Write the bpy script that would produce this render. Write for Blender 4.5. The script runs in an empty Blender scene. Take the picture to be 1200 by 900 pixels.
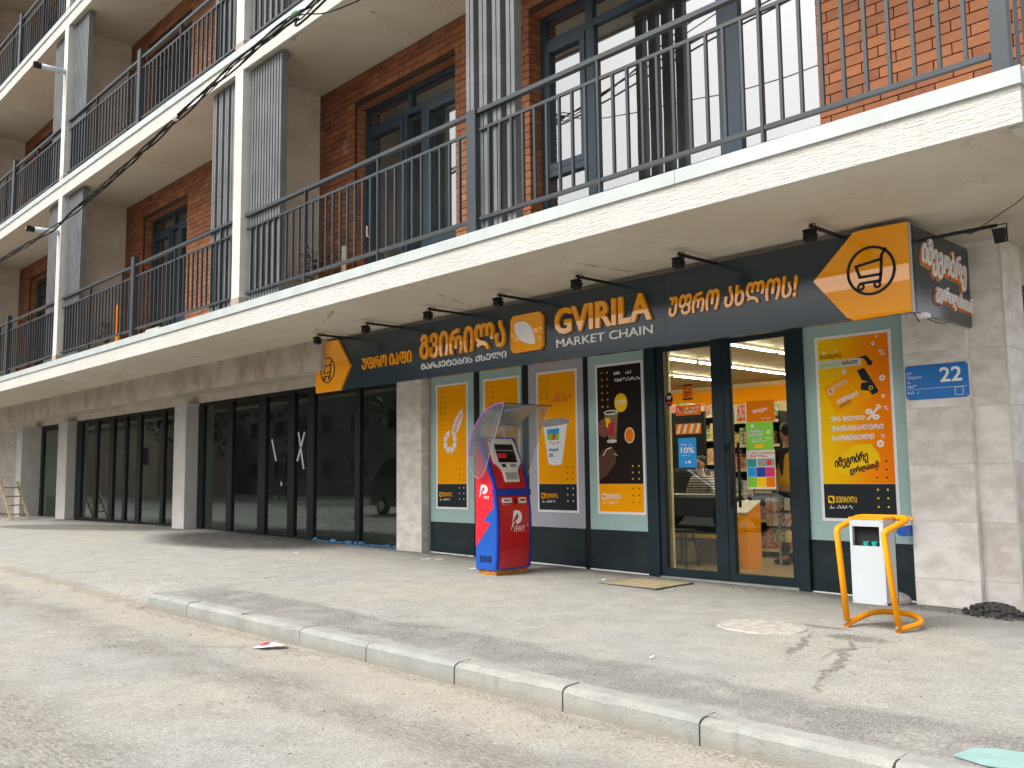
import bpy, bmesh, math, random
from mathutils import Vector, Matrix
random.seed(7)
SC = bpy.context.scene
COL = SC.collection
R = math.radians

# ------------------------------------------------------------------ camera
cam_d = bpy.data.cameras.new("camera")
cam = bpy.data.objects.new("camera", cam_d)
COL.objects.link(cam)
YAW, PITCH, ROLL = R(46.213), R(5.726), R(-0.675)
fw = Vector((-math.sin(YAW) * math.cos(PITCH), math.cos(YAW) * math.cos(PITCH), math.sin(PITCH)))
rt = Vector((math.cos(YAW), math.sin(YAW), 0))
up = rt.cross(fw)
r2 = rt * math.cos(ROLL) + up * math.sin(ROLL)
u2 = -rt * math.sin(ROLL) + up * math.cos(ROLL)
mw = Matrix((r2, u2, -fw)).transposed().to_4x4()
mw.translation = Vector((0, 0, 1.2))
cam.matrix_world = mw
cam_d.sensor_fit = 'HORIZONTAL'
cam_d.sensor_width = 36.0
cam_d.lens = 36.0 * 1050 / 1200
cam_d.clip_start = 0.05
cam_d.clip_end = 3000
SC.camera = cam

# ------------------------------------------------------------------ light
SUN_EL, SUN_AZ = R(52), R(197)
world = bpy.data.worlds.new("World")
SC.world = world
world.use_nodes = True
wn, wl = world.node_tree.nodes, world.node_tree.links
wn.clear()
sky = wn.new("ShaderNodeTexSky")
sky.sky_type = 'NISHITA'
sky.sun_disc = False
sky.sun_elevation = SUN_EL
sky.sun_rotation = SUN_AZ
sky.air_density = 1.0
sky.dust_density = 4.0
hs = wn.new("ShaderNodeHueSaturation")
hs.inputs['Saturation'].default_value = 0.12
bg = wn.new("ShaderNodeBackground")
bg.inputs['Strength'].default_value = 0.15
wo = wn.new("ShaderNodeOutputWorld")
wl.new(sky.outputs[0], hs.inputs['Color'])
wl.new(hs.outputs[0], bg.inputs['Color'])
wl.new(bg.outputs[0], wo.inputs['Surface'])
sun_d = bpy.data.lights.new("sun", 'SUN')
sun_d.energy = 1.5
sun_d.angle = R(30)
sun_d.color = (1.0, 0.965, 0.91)
sun = bpy.data.objects.new("sun", sun_d)
sd = Vector((math.sin(SUN_AZ) * math.cos(SUN_EL), math.cos(SUN_AZ) * math.cos(SUN_EL), math.sin(SUN_EL)))
sun.rotation_euler = (-sd).to_track_quat('-Z', 'Y').to_euler()
sun.location = sd * 40
COL.objects.link(sun)
SC.view_settings.view_transform = 'Standard'
SC.view_settings.look = 'None'
SC.view_settings.exposure = 0.93
SC.view_settings.gamma = 1.0
SC.cycles.max_bounces = 8
SC.cycles.transparent_max_bounces = 12
SC.cycles.use_denoising = True

# ------------------------------------------------------------------ materials
class NT:
    def __init__(s, name):
        s.m = bpy.data.materials.new(name)
        s.m.use_nodes = True
        s.n, s.l = s.m.node_tree.nodes, s.m.node_tree.links
        s.b = s.n["Principled BSDF"]
        s.out = s.n["Material Output"]
        g = s.n.new("ShaderNodeNewGeometry")
        s.P = g.outputs['Position']
        sp = s.n.new("ShaderNodeSeparateXYZ")
        s.l.new(s.P, sp.inputs[0])
        s.x, s.y, s.z = sp.outputs
    def put(s, v, sock):
        if isinstance(v, (int, float)):
            sock.default_value = v
        elif isinstance(v, tuple):
            sock.default_value = v if len(v) == len(sock.default_value) else (*v, 1)
        else:
            s.l.new(v, sock)
    def math(s, op, a, b=0.0, clamp=False):
        n = s.n.new("ShaderNodeMath"); n.operation = op; n.use_clamp = clamp
        s.put(a, n.inputs[0]); s.put(b, n.inputs[1])
        return n.outputs[0]
    def scale(s, v, sc):
        n = s.n.new("ShaderNodeVectorMath"); n.operation = 'MULTIPLY'
        s.put(v, n.inputs[0]); n.inputs[1].default_value = sc
        return n.outputs[0]
    def noise(s, scale, detail=4, vec=None, rough=0.55, st=None):
        n = s.n.new("ShaderNodeTexNoise")
        n.inputs['Scale'].default_value = scale
        n.inputs['Detail'].default_value = detail
        n.inputs['Roughness'].default_value = rough
        v = vec or s.P
        if st: v = s.scale(v, st)
        s.l.new(v, n.inputs['Vector'])
        return n.outputs['Fac']
    def voro(s, scale, st=None, feature='F1'):
        n = s.n.new("ShaderNodeTexVoronoi"); n.feature = feature
        n.inputs['Scale'].default_value = scale
        v = s.scale(s.P, st) if st else s.P
        s.l.new(v, n.inputs['Vector'])
        return n.outputs['Distance']
    def ramp(s, v, a, b, lo=0.0, hi=1.0, smooth=True):
        n = s.n.new("ShaderNodeMapRange")
        n.interpolation_type = 'SMOOTHSTEP' if smooth else 'LINEAR'
        s.put(v, n.inputs[0])
        n.inputs[1].default_value = a; n.inputs[2].default_value = b
        n.inputs[3].default_value = lo; n.inputs[4].default_value = hi
        return n.outputs[0]
    def mix(s, f, a, b, mode='MIX'):
        n = s.n.new("ShaderNodeMix"); n.data_type = 'RGBA'; n.blend_type = mode
        s.put(f, n.inputs[0]); s.put(a, n.inputs[6]); s.put(b, n.inputs[7])
        return n.outputs[2]
    def bump(s, h, strength=0.3, dist=0.01):
        n = s.n.new("ShaderNodeBump")
        n.inputs['Strength'].default_value = strength
        n.inputs['Distance'].default_value = dist
        s.l.new(h, n.inputs['Height'])
        s.l.new(n.outputs[0], s.b.inputs['Normal'])
    def fin(s, col=None, rough=None, metal=None, spec=None):
        if col is not None: s.put(col, s.b.inputs['Base Color'])
        if rough is not None: s.put(rough, s.b.inputs['Roughness'])
        if metal is not None: s.put(metal, s.b.inputs['Metallic'])
        if spec is not None: s.b.inputs['Specular IOR Level'].default_value = spec
        return s.m

def dk(c, k): return tuple(min(1, v * k) for v in c)

def simple(name, c, rough=0.6, var=0.12, sc=3.0, metal=0.0, bump=0.0, bsc=60, coat=0.0, spec=0.5):
    t = NT(name)
    n1 = t.noise(sc, 5)
    n2 = t.noise(sc * 14, 3)
    col = t.mix(t.ramp(n1, .3, .7), dk(c, 1 - var), dk(c, 1 + var))
    col = t.mix(t.ramp(n2, .35, .7, 0, .5), col, dk(c, 1 - var * 1.2))
    if bump: t.bump(t.noise(bsc, 4), bump, .01)
    t.b.inputs['Coat Weight'].default_value = coat
    t.b.inputs['Coat Roughness'].default_value = 0.015 if coat >= 1 else 0.06
    if coat >= 1: t.b.inputs['Coat IOR'].default_value = 1.75
    return t.fin(col, t.ramp(n1, .2, .8, rough * .92, min(1, rough * 1.08)), metal, spec)

M = {}
M['frame'] = simple('window_frame_paint', (.026, .045, .062), .4, .15, spec=.35)
M['black'] = simple('black_metal', (.008, .010, .012), .45, .2, spec=.3)
M['rail'] = simple('railing_paint', (.038, .046, .052), .42, .14, 5, spec=.4)
M['slat'] = simple('slat_paint', (.135, .142, .142), .5, .2, 2)
M['trim'] = simple('white_trim_metal', (.45, .485, .475), .5, .08, 4)
def soffitm():
    t = NT('soffit_paint')
    big = t.noise(.7, 6, rough=.6); mid = t.noise(3, 6, rough=.7)
    col = t.mix(t.ramp(big, .35, .65), (.52, .465, .365), (.575, .53, .435))
    col = t.mix(t.ramp(mid, .58, .74, 0, .42), col, (.40, .335, .235))
    tide = t.math('ABSOLUTE', t.math('SUBTRACT', t.noise(.9, 5, rough=.65), .58))
    col = t.mix(t.ramp(tide, .0, .010, .38, 0), col, (.34, .27, .18))
    cr = t.voro(.33, feature='DISTANCE_TO_EDGE')
    ck = t.math('MULTIPLY', t.ramp(t.math('ADD', cr, t.math('MULTIPLY', t.math('SUBTRACT', t.noise(5, 4), .5), .05)), 0, .004, 1, 0), t.ramp(t.noise(.5, 3), .52, .6))
    col = t.mix(t.math('MULTIPLY', ck, .55), col, (.16, .13, .10))
    t.bump(t.math('ADD', t.noise(1.3, 5), t.math('MULTIPLY', t.noise(40, 3), .12)), .25, .03)
    return t.fin(col, .9)
M['soffit'] = soffitm()
M['partition'] = simple('partition_plaster', (.64, .565, .48), .9, .12, 2.5, bump=.2)
M['tealpanel'] = simple('aqua_panel', (.34, .49, .47), .45, .04, 2)
M['lilacpanel'] = simple('lilac_grey_panel', (.40, .40, .45), .45, .04, 2)
M['darkpanel'] = simple('dark_base_panel', (.015, .026, .030), .45, .25, 4, spec=.3)
M['doorframe'] = simple('door_frame_paint', (.010, .024, .032), .38, .2, 3, spec=.35)
M['signblue'] = simple('sign_slate', (.010, .026, .038), .2, .02, 1, spec=.9)
M['white'] = simple('white_print', (.80, .80, .80), .5, .03)
M['whitepaint'] = simple('white_paint', (.48, .51, .54), .35, .04)
M['orangeprint'] = simple('orange_print', (.95, .37, .001), .7, .03, 2, spec=.08)
M['orangepaint'] = simple('orange_paint', (.92, .33, .002), .45, .07, 6, spec=.25)
M['orangedeep'] = simple('deep_orange_print', (.80, .19, .004), .7, .04, spec=.08)
M['yellowprint'] = simple('yellow_print', (.92, .56, .01), .7, .04, spec=.08)
M['cream'] = simple('cream_paint', (.78, .68, .46), .7, .05)
M['charcoal'] = simple('charcoal_print', (.016, .021, .025), .55, .05, spec=.2)
M['blackprint'] = simple('black_print', (.010, .009, .008), .55, .05, spec=.2)
M['red'] = simple('red_paint', (.50, .008, .012), .3, .05, 5, coat=.3)
M['redside'] = simple('red_side_film', (.75, .012, .03), .4, .05, 5)
M['blue'] = simple('blue_paint', (.010, .035, .30), .35, .06, 5)
M['bluefilm'] = simple('blue_side_film', (.006, .085, .42), .4, .05, 5)
M['kioskwhite'] = simple('ivory_plastic', (.68, .66, .58), .4, .04)
M['screen'] = simple('dark_screen', (.02, .012, .012), .12, .3, 20)
M['signsky'] = simple('street_plate_blue', (.005, .15, .48), .35, .04)
M['stickerblue'] = simple('sticker_blue', (.01, .30, .72), .4, .03)
M['green'] = simple('green_print', (.22, .58, .03), .45, .03)
M['tealprint'] = simple('teal_print', (.01, .30, .28), .45, .03)
M['magenta'] = simple('magenta_print', (.62, .01, .13), .45, .03)
M['mauve'] = simple('mauve_edge', (.55, .10, .72), .25, .05)
M['rust'] = simple('rusty_base', (.42, .17, .03), .85, .5, 30, bump=.4)
M['wood'] = simple('pale_wood', (.38, .29, .18), .7, .2, 6)
M['skin'] = simple('skin', (.50, .27, .18), .5, .05)
M['hair'] = simple('dark_hair', (.012, .009, .008), .6, .2)
M['blackcloth'] = simple('black_cloth', (.015, .015, .018), .9, .2)
M['yellowvest'] = simple('yellow_vest_cloth', (.72, .42, .02), .8, .08)
M['stone'] = simple('grey_stone', (.27, .25, .23), .9, .25, 12, bump=.4)
M['brownbox'] = simple('brown_panel', (.22, .13, .06), .6, .15)
M['silver'] = simple('silver_car_paint', (.55, .57, .60), .25, .03, metal=.5, coat=.6)
M['darkcar'] = simple('dark_car_paint', (.02, .025, .03), .2, .05, metal=.3, coat=.8)
M['rubber'] = simple('tyre_rubber', (.02, .02, .02), .85, .1)
M['housewall'] = simple('far_house_plaster', (.17, .155, .135), .9, .1, .6)
M['towerwall'] = simple('far_block_plaster', (.20, .20, .18), .9, .15, .4)
M['rooftile'] = simple('far_roof', (.12, .07, .05), .8, .2, 3)
M['bark'] = simple('bark', (.10, .075, .05), .95, .3, 8, bump=.4)
M['leaf'] = simple('leaf', (.05, .10, .03), .6, .4, 2)
M['terracotta'] = simple('terracotta', (.38, .15, .07), .8, .1)
M['redleaf'] = simple('dark_red_leaf', (.10, .02, .04), .6, .4, 9)
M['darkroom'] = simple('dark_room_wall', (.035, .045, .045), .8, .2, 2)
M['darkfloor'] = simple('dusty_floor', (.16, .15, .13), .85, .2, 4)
M['foamblue'] = simple('blue_film_strip', (.03, .14, .28), .6, .6, 18)
M['greyplastic'] = simple('grey_plastic', (.3, .3, .3), .5, .1)

# gold letters of the sign: satin paint with a clear coat so the street shows in them
M['gold'] = simple('amber_letter_face', (.95, .37, .003), .5, .04, 3, coat=1.0, spec=.1)
M['signorange'] = simple('glossy_orange_panel', (.98, .37, .001), .5, .03, 1.5, coat=1.0, spec=.08)

def plaster():
    t = NT('ribbed_plaster')
    a = t.noise(26, 3, st=(.35, .35, 2.6))
    b = t.noise(110, 3)
    stain = t.ramp(t.noise(1.6, 6, st=(1, 1, .6)), .45, .75, 0, .4)
    col = t.mix(stain, (.56, .545, .505), (.46, .435, .385))
    drip = t.math('MULTIPLY', t.ramp(t.noise(7, 5, st=(1, 1, .08), rough=.7), .56, .70), t.ramp(t.noise(.8, 3), .42, .6))
    col = t.mix(t.math('MULTIPLY', drip, .45), col, (.33, .30, .25))
    col = t.mix(t.ramp(b, .55, .75, 0, .35), col, (.50, .47, .42))
    t.bump(t.math('ADD', t.math('MULTIPLY', a, 1.0), t.math('MULTIPLY', b, .6)), .7, .018)
    return t.fin(col, .9)
M['plaster'] = plaster()

def postm():
    t = NT('post_plaster')
    b = t.noise(95, 3)
    col = t.mix(t.ramp(t.noise(3, 5), .35, .7), (.56, .545, .505), (.63, .62, .60))
    col = t.mix(t.ramp(b, .5, .7, 0, .5), col, (.44, .42, .39))
    t.bump(b, .6, .012)
    return t.fin(col, .92)
M['post'] = postm()

def beamm():
    t = NT('raw_concrete')
    s = t.noise(2.2, 7, st=(.9, 1, .5), rough=.68)
    s2 = t.noise(12, 6, st=(1, 1, .3), rough=.7)
    f = t.noise(70, 3)
    col = t.mix(t.ramp(s, .36, .66), (.52, .46, .39), (.34, .28, .225))
    col = t.mix(t.ramp(s2, .52, .75, 0, .45), col, (.53, .49, .43))
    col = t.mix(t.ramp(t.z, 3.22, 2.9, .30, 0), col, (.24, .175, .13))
    col = t.mix(t.ramp(f, .55, .75, 0, .3), col, (.18, .16, .14))
    t.bump(t.math('ADD', f, s2), .35, .01)
    return t.fin(col, .9)
M['beam'] = beamm()

def travertine():
    t = NT('travertine')
    oi = t.n.new("ShaderNodeObjectInfo")
    off = t.n.new("ShaderNodeVectorMath"); off.operation = 'ADD'
    cx = t.n.new("ShaderNodeCombineXYZ")
    t.l.new(t.math('MULTIPLY', oi.outputs['Random'], 13.0), cx.inputs[0])
    t.l.new(t.math('MULTIPLY', oi.outputs['Random'], 7.0), cx.inputs[2])
    t.l.new(t.P, off.inputs[0]); t.l.new(cx.outputs[0], off.inputs[1])
    v = off.outputs[0]
    c1 = t.noise(4.2, 7, vec=v, st=(1, 1, 1.7), rough=.6)
    c2 = t.noise(15, 5, vec=v, st=(.8, .8, 1.6))
    pits = t.noise(60, 2, vec=v, st=(.8, .8, 1.5))
    tone = t.math('ADD', t.ramp(c1, .3, .7), t.math('MULTIPLY', t.math('SUBTRACT', oi.outputs['Random'], .5), .5), True)
    col = t.mix(tone, (.56, .505, .45), (.76, .725, .685))
    col = t.mix(t.ramp(c2, .56, .75, 0, .36), col, (.45, .385, .32))
    col = t.mix(t.ramp(pits, .70, .76, 0, .8), col, (.14, .11, .09))
    t.bump(t.math('SUBTRACT', c2, t.ramp(pits, .68, .76)), .25, .006)
    return t.fin(col, .5)
M['travertine'] = travertine()
M['grout'] = simple('pale_grout', (.60, .56, .50), .9, .05)

def brickm():
    t = NT('brick')
    oi = t.n.new("ShaderNodeObjectInfo")
    at = t.n.new("ShaderNodeAttribute"); at.attribute_name = 'rnd'
    rnd = t.math('FRACT', t.math('ADD', oi.outputs['Random'], at.outputs['Fac']))
    n = t.noise(9, 5); f = t.noise(85, 3)
    col = t.mix(rnd, (.175, .058, .022), (.32, .118, .044))
    col = t.mix(t.ramp(n, .35, .7, 0, .55), col, (.29, .115, .055))
    col = t.mix(t.ramp(t.noise(2.3, 5), .64, .76, 0, .45), col, (.56, .38, .28))
    col = t.mix(t.ramp(f, .55, .75, 0, .35), col, (.22, .07, .03))
    t.bump(f, .4, .006)
    return t.fin(col, .85)
M['brick'] = brickm()
M['mortar'] = simple('dark_mortar', (.045, .022, .012), .95, .2)

def glassm(name, tint, ior, rough=.015, dust=0.0, dcol=(.45, .42, .37)):
    """clear pane: transparent plus mirror reflection by Fresnel"""
    t = NT(name)
    t.n.remove(t.b)
    tr = t.n.new("ShaderNodeBsdfTransparent"); tr.inputs[0].default_value = (*tint, 1)
    gl = t.n.new("ShaderNodeBsdfGlossy"); gl.inputs['Roughness'].default_value = rough
    gl.inputs[0].default_value = (.86, 1, .97, 1)
    fr = t.n.new("ShaderNodeFresnel"); fr.inputs[0].default_value = ior
    nb = t.n.new("ShaderNodeBump"); nb.inputs['Strength'].default_value = .03
    nb.inputs['Distance'].default_value = .02
    t.l.new(t.noise(1.7, 2), nb.inputs['Height'])
    t.l.new(nb.outputs[0], gl.inputs['Normal'])
    mx = t.n.new("ShaderNodeMixShader")
    t.l.new(fr.outputs[0], mx.inputs[0]); t.l.new(tr.outputs[0], mx.inputs[1]); t.l.new(gl.outputs[0], mx.inputs[2])
    if dust:
        df = t.n.new("ShaderNodeBsdfDiffuse"); df.inputs[0].default_value = (*dcol, 1)
        m2 = t.n.new("ShaderNodeMixShader")
        d = t.math('MULTIPLY', t.ramp(t.noise(2.6, 7, st=(1, 1, .5), rough=.7), .3, .72, .35, 1.0), dust)
        t.l.new(d, m2.inputs[0]); t.l.new(mx.outputs[0], m2.inputs[1]); t.l.new(df.outputs[0], m2.inputs[2]); mx = m2
    t.l.new(mx.outputs[0], t.out.inputs['Surface'])
    return t.m
M['shopglass'] = glassm('shop_glass', (.93, .95, .93), 1.62)
M['darkglass'] = glassm('dark_store_glass', (.40, .56, .50), 1.95, dust=.03)
M['acrylic'] = glassm('smoked_acrylic', (.70, .69, .68), 1.25, .12, dust=.78, dcol=(.30, .295, .28))
M['clear'] = glassm('clear_acrylic', (.90, .89, .90), 1.3, .04, dust=.24, dcol=(.40, .39, .40))
def winglass():
    t = NT('coated_window_glass')
    nb = t.noise(.9, 2)
    t.bump(nb, .05, .03)
    t.b.inputs['IOR'].default_value = 3.5
    return t.fin(t.mix(t.ramp(t.noise(1.1, 3), .3, .7), (.012, .018, .020), (.03, .035, .032)), .02)
M['winglass'] = winglass()

def emis(name, c, s):
    t = NT(name)
    t.b.inputs['Emission Color'].default_value = (*c, 1)
    t.b.inputs['Emission Strength'].default_value = s
    return t.fin((.8, .8, .8), .5)
M['tube'] = emis('lit_tube', (1, .88, .62), 34.0)

def ground_mat(name, pavement):
    t = NT(name)
    big = t.noise(.55, 6, rough=.6)
    mid = t.noise(3.4, 6, rough=.62)
    fine = t.noise(60, 3, rough=.7)
    grit = t.noise(170, 2, rough=.8)
    w1 = t.noise(1.3, 5)
    w2 = t.noise(9, 4)
    wob = t.math('ADD', t.math('MULTIPLY', t.math('SUBTRACT', w1, .5), .55),
                 t.math('MULTIPLY', t.math('SUBTRACT', w2, .5), .22))
    yy = t.math('ADD', t.y, wob)
    dust = t.mix(t.ramp(mid, .3, .7), (.325, .31, .272), (.385, .37, .33))
    grey = t.mix(t.ramp(mid, .3, .7), (.29, .288, .27), (.355, .352, .333))
    col = t.mix(t.ramp(big, .38, .62), grey, dust)
    def band(yc, half, soft):
        d = t.math('ABSOLUTE', t.math('SUBTRACT', yy, yc))
        return t.ramp(d, half, half + soft, 1, 0)
    if pavement:
        # gravelly asphalt strip behind the kerb, a newer patch by the wall, dark patch on the forecourt
        m = t.math('MULTIPLY', band(4.47, .26, .16), t.ramp(t.x, -10.4, -9.2))
        m = t.math('MULTIPLY', m, t.ramp(t.noise(2.4, 6, rough=.75), .32, .6, .25, .92))
        speck = t.mix(t.ramp(t.noise(120, 3, rough=.85), .42, .60), (.07, .069, .068), (.36, .35, .34))
        col = t.mix(m, col, speck)
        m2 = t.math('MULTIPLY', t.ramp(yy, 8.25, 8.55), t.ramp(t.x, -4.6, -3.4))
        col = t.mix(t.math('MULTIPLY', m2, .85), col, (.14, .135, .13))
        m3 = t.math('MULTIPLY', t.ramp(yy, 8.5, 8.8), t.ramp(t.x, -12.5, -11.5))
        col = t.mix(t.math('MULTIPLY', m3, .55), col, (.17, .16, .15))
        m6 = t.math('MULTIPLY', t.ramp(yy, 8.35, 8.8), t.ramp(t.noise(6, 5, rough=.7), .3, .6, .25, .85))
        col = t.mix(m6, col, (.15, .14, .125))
        # dark patch on the left forecourt
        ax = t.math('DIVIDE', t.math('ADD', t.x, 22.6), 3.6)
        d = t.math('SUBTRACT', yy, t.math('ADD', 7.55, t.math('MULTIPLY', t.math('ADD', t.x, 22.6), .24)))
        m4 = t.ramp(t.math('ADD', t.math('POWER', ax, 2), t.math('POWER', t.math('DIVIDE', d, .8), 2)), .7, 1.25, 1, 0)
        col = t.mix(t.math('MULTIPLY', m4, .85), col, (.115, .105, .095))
        ex = t.math('DIVIDE', t.math('ADD', t.x, 15.7), 2.9)  # dark shadow blot at the glazing foot, painted into the ground colour
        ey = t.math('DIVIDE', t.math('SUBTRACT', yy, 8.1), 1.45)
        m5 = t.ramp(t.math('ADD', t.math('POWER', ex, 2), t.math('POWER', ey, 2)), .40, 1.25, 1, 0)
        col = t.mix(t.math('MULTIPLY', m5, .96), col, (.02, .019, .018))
        # run-off stain from the bin
        def blob(x, y, rx, ry, sx=0.0):
            dx = t.math('ADD', t.math('SUBTRACT', t.x, x), t.math('MULTIPLY', t.math('SUBTRACT', t.y, y), sx))
            dx = t.math('ADD', dx, t.math('MULTIPLY', t.math('SUBTRACT', t.noise(4.5, 6, rough=.7), .5), .34))
            dy = t.math('SUBTRACT', t.y, y)
            e = t.math('ADD', t.math('POWER', t.math('DIVIDE', dx, rx), 2), t.math('POWER', t.math('DIVIDE', dy, ry), 2))
            return t.ramp(e, .5, 1.3, 1, 0)
        st = t.math('MAXIMUM', blob(-3.22, 6.70, .27, .15, 0), blob(-2.93, 5.75, .036, .90, .33))
        st = t.math('MAXIMUM', st, blob(-3.42, 6.2, .026, .5, .35))
        st = t.math('MAXIMUM', st, blob(-3.62, 6.98, .20, .07, 0))
        st = t.math('MULTIPLY', st, t.ramp(t.noise(22, 4), .3, .55, .25, .85))
        col = t.mix(st, col, (.13, .12, .11))
    else:
        m = t.math('MULTIPLY', band(3.12, .08, .30), t.ramp(t.noise(2.2, 5, st=(.5, 1, 1)), .35, .6, .2, 1))
        streak = t.noise(26, 5, st=(.5, 2.2, 1), rough=.75)
        m = t.math('MULTIPLY', m, t.ramp(streak, .35, .6, .25, 1))
        col = t.mix(t.math('MULTIPLY', m, .75), col, (.15, .135, .115))
        m = t.math('MULTIPLY', band(1.45, .22, .45), t.ramp(streak, .40, .62, .1, 1))
        col = t.mix(t.math('MULTIPLY', m, .7), col, (.14, .12, .10))
        # sandy drift at the kerb foot
        m = t.math('MULTIPLY', band(3.75, .12, .30), t.ramp(big, .3, .6, .4, .9))
        col = t.mix(t.math('MULTIPLY', m, .75), col, (.39, .345, .275))
        gut = t.math('MULTIPLY', band(3.93, .03, .10), t.ramp(fine, .4, .6, .1, .8))
        col = t.mix(gut, col, (.20, .17, .12))
    col = t.mix(t.ramp(fine, .50, .66, 0, .6), col, (.17, .157, .135))
    col = t.mix(t.ramp(fine, .46, .30, 0, .45), col, (.62, .59, .52))
    spot = t.voro(9)
    col = t.mix(t.math('MULTIPLY', t.ramp(spot, .10, .14, 1, 0), t.ramp(t.noise(1.9, 3), .5, .6, 0, .8)), col, (.11, .10, .085))
    blot = t.noise(4.5, 7, rough=.8)
    col = t.mix(t.ramp(blot, .50, .68, 0, .5), col, (.235, .22, .195))
    col = t.mix(t.ramp(grit, .57, .70, 0, .7), col, (.12, .11, .095))
    # cracks
    cr = t.voro(.55, feature='DISTANCE_TO_EDGE')
    ck = t.math('MULTIPLY', t.ramp(t.math('ADD', cr, t.math('MULTIPLY', wob, .08)), .0, .012, 1, 0), t.ramp(t.noise(.4, 3), .58, .66))
    col = t.mix(t.math('MULTIPLY', ck, .7), col, (.10, .09, .08))
    h = t.math('ADD', t.math('MULTIPLY', fine, .6), t.math('MULTIPLY', grit, .5))
    t.bump(t.math('ADD', h, t.math('MULTIPLY', mid, 1.0)), .55, .014)
    return t.fin(col, .95, spec=.25)
M['road'] = ground_mat('dusty_road', False)
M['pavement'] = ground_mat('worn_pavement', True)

def kerbm():
    t = NT('kerb_concrete')
    oi = t.n.new("ShaderNodeObjectInfo")
    n = t.noise(3.0, 6, st=(1, 1, .5)); f = t.noise(90, 3)
    col = t.mix(t.ramp(n, .3, .7), (.27, .275, .255), (.375, .37, .335))
    col = t.mix(t.math('MULTIPLY', oi.outputs['Random'], .45), col, (.29, .31, .30))
    col = t.mix(t.ramp(t.noise(5, 5, st=(1.5, 1, .3)), .56, .7, 0, .5), col, (.22, .225, .215))
    col = t.mix(t.ramp(f, .52, .70, 0, .5), col, (.20, .195, .18))
    col = t.mix(t.ramp(t.z, -.12, -.20, 0, .55), col, (.24, .21, .165))
    col = t.mix(t.ramp(t.noise(8, 6, rough=.75), .56, .68, 0, .5), col, (.20, .20, .19))
    t.bump(t.math('ADD', f, t.noise(14, 4)), .5, .01)
    return t.fin(col, .92, spec=.3)
M['kerb'] = kerbm()

def gradm(name, a, b, x0, x1, axis='x', rough=.45):
    t = NT(name)
    f = t.ramp(getattr(t, axis), x0, x1)
    return t.fin(t.mix(f, a, b), .7, spec=.08)
M['cardgrad'] = gradm('yellow_to_orange_print', (.92, .56, .005), (.90, .20, .003), -4.6, -3.8)
M['coffee'] = gradm('brown_photo_print', (.025, .012, .008), (.018, .016, .014), -7.6, -7.0)
def stripes():
    t = NT('striped_shirt')
    w = t.math('SINE', t.math('MULTIPLY', t.z, 170.0))
    return t.fin(t.mix(t.ramp(w, -.1, .1), (.70, .66, .58), (.06, .06, .07)), .85)
M['stripes'] = stripes()
def goods():
    t = NT('mixed_packaging')
    oi = t.n.new("ShaderNodeObjectInfo")
    r = t.n.new("ShaderNodeValToRGB"); r.color_ramp.interpolation = 'CONSTANT'
    cs = [(.55, .05, .03), (.7, .5, .1), (.6, .6, .55), (.1, .25, .08), (.35, .15, .05), (.65, .25, .03), (.08, .06, .05), (.45, .15, .2)]
    e = r.color_ramp.elements
    e[0].color = (*cs[0], 1); e[0].position = 0
    e[1].color = (*cs[1], 1); e[1].position = .125
    for i in range(2, 8):
        q = e.new(i * .125); q.color = (*cs[i], 1)
    t.l.new(oi.outputs['Random'], r.inputs[0])
    c = t.mix(t.ramp(t.noise(30, 2), .45, .55, 0, .6), r.outputs[0], (.75, .70, .6))
    return t.fin(c, .4)
M['goods'] = goods()
def woodfloor():
    t = NT('shop_floor_boards')
    c = t.mix(t.ramp(t.noise(6, 4, st=(1, 8, 1)), .35, .7), (.42, .32, .19), (.56, .45, .29))
    return t.fin(c, .3)
M['shopfloor'] = woodfloor()
def shopceil():
    t = NT('shop_ceiling')
    c = t.mix(t.ramp(t.noise(5, 4, st=(.4, 8, 1)), .35, .7), (.13, .095, .03), (.21, .15, .05))
    return t.fin(c, .5)
M['shopceil'] = shopceil()

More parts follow.
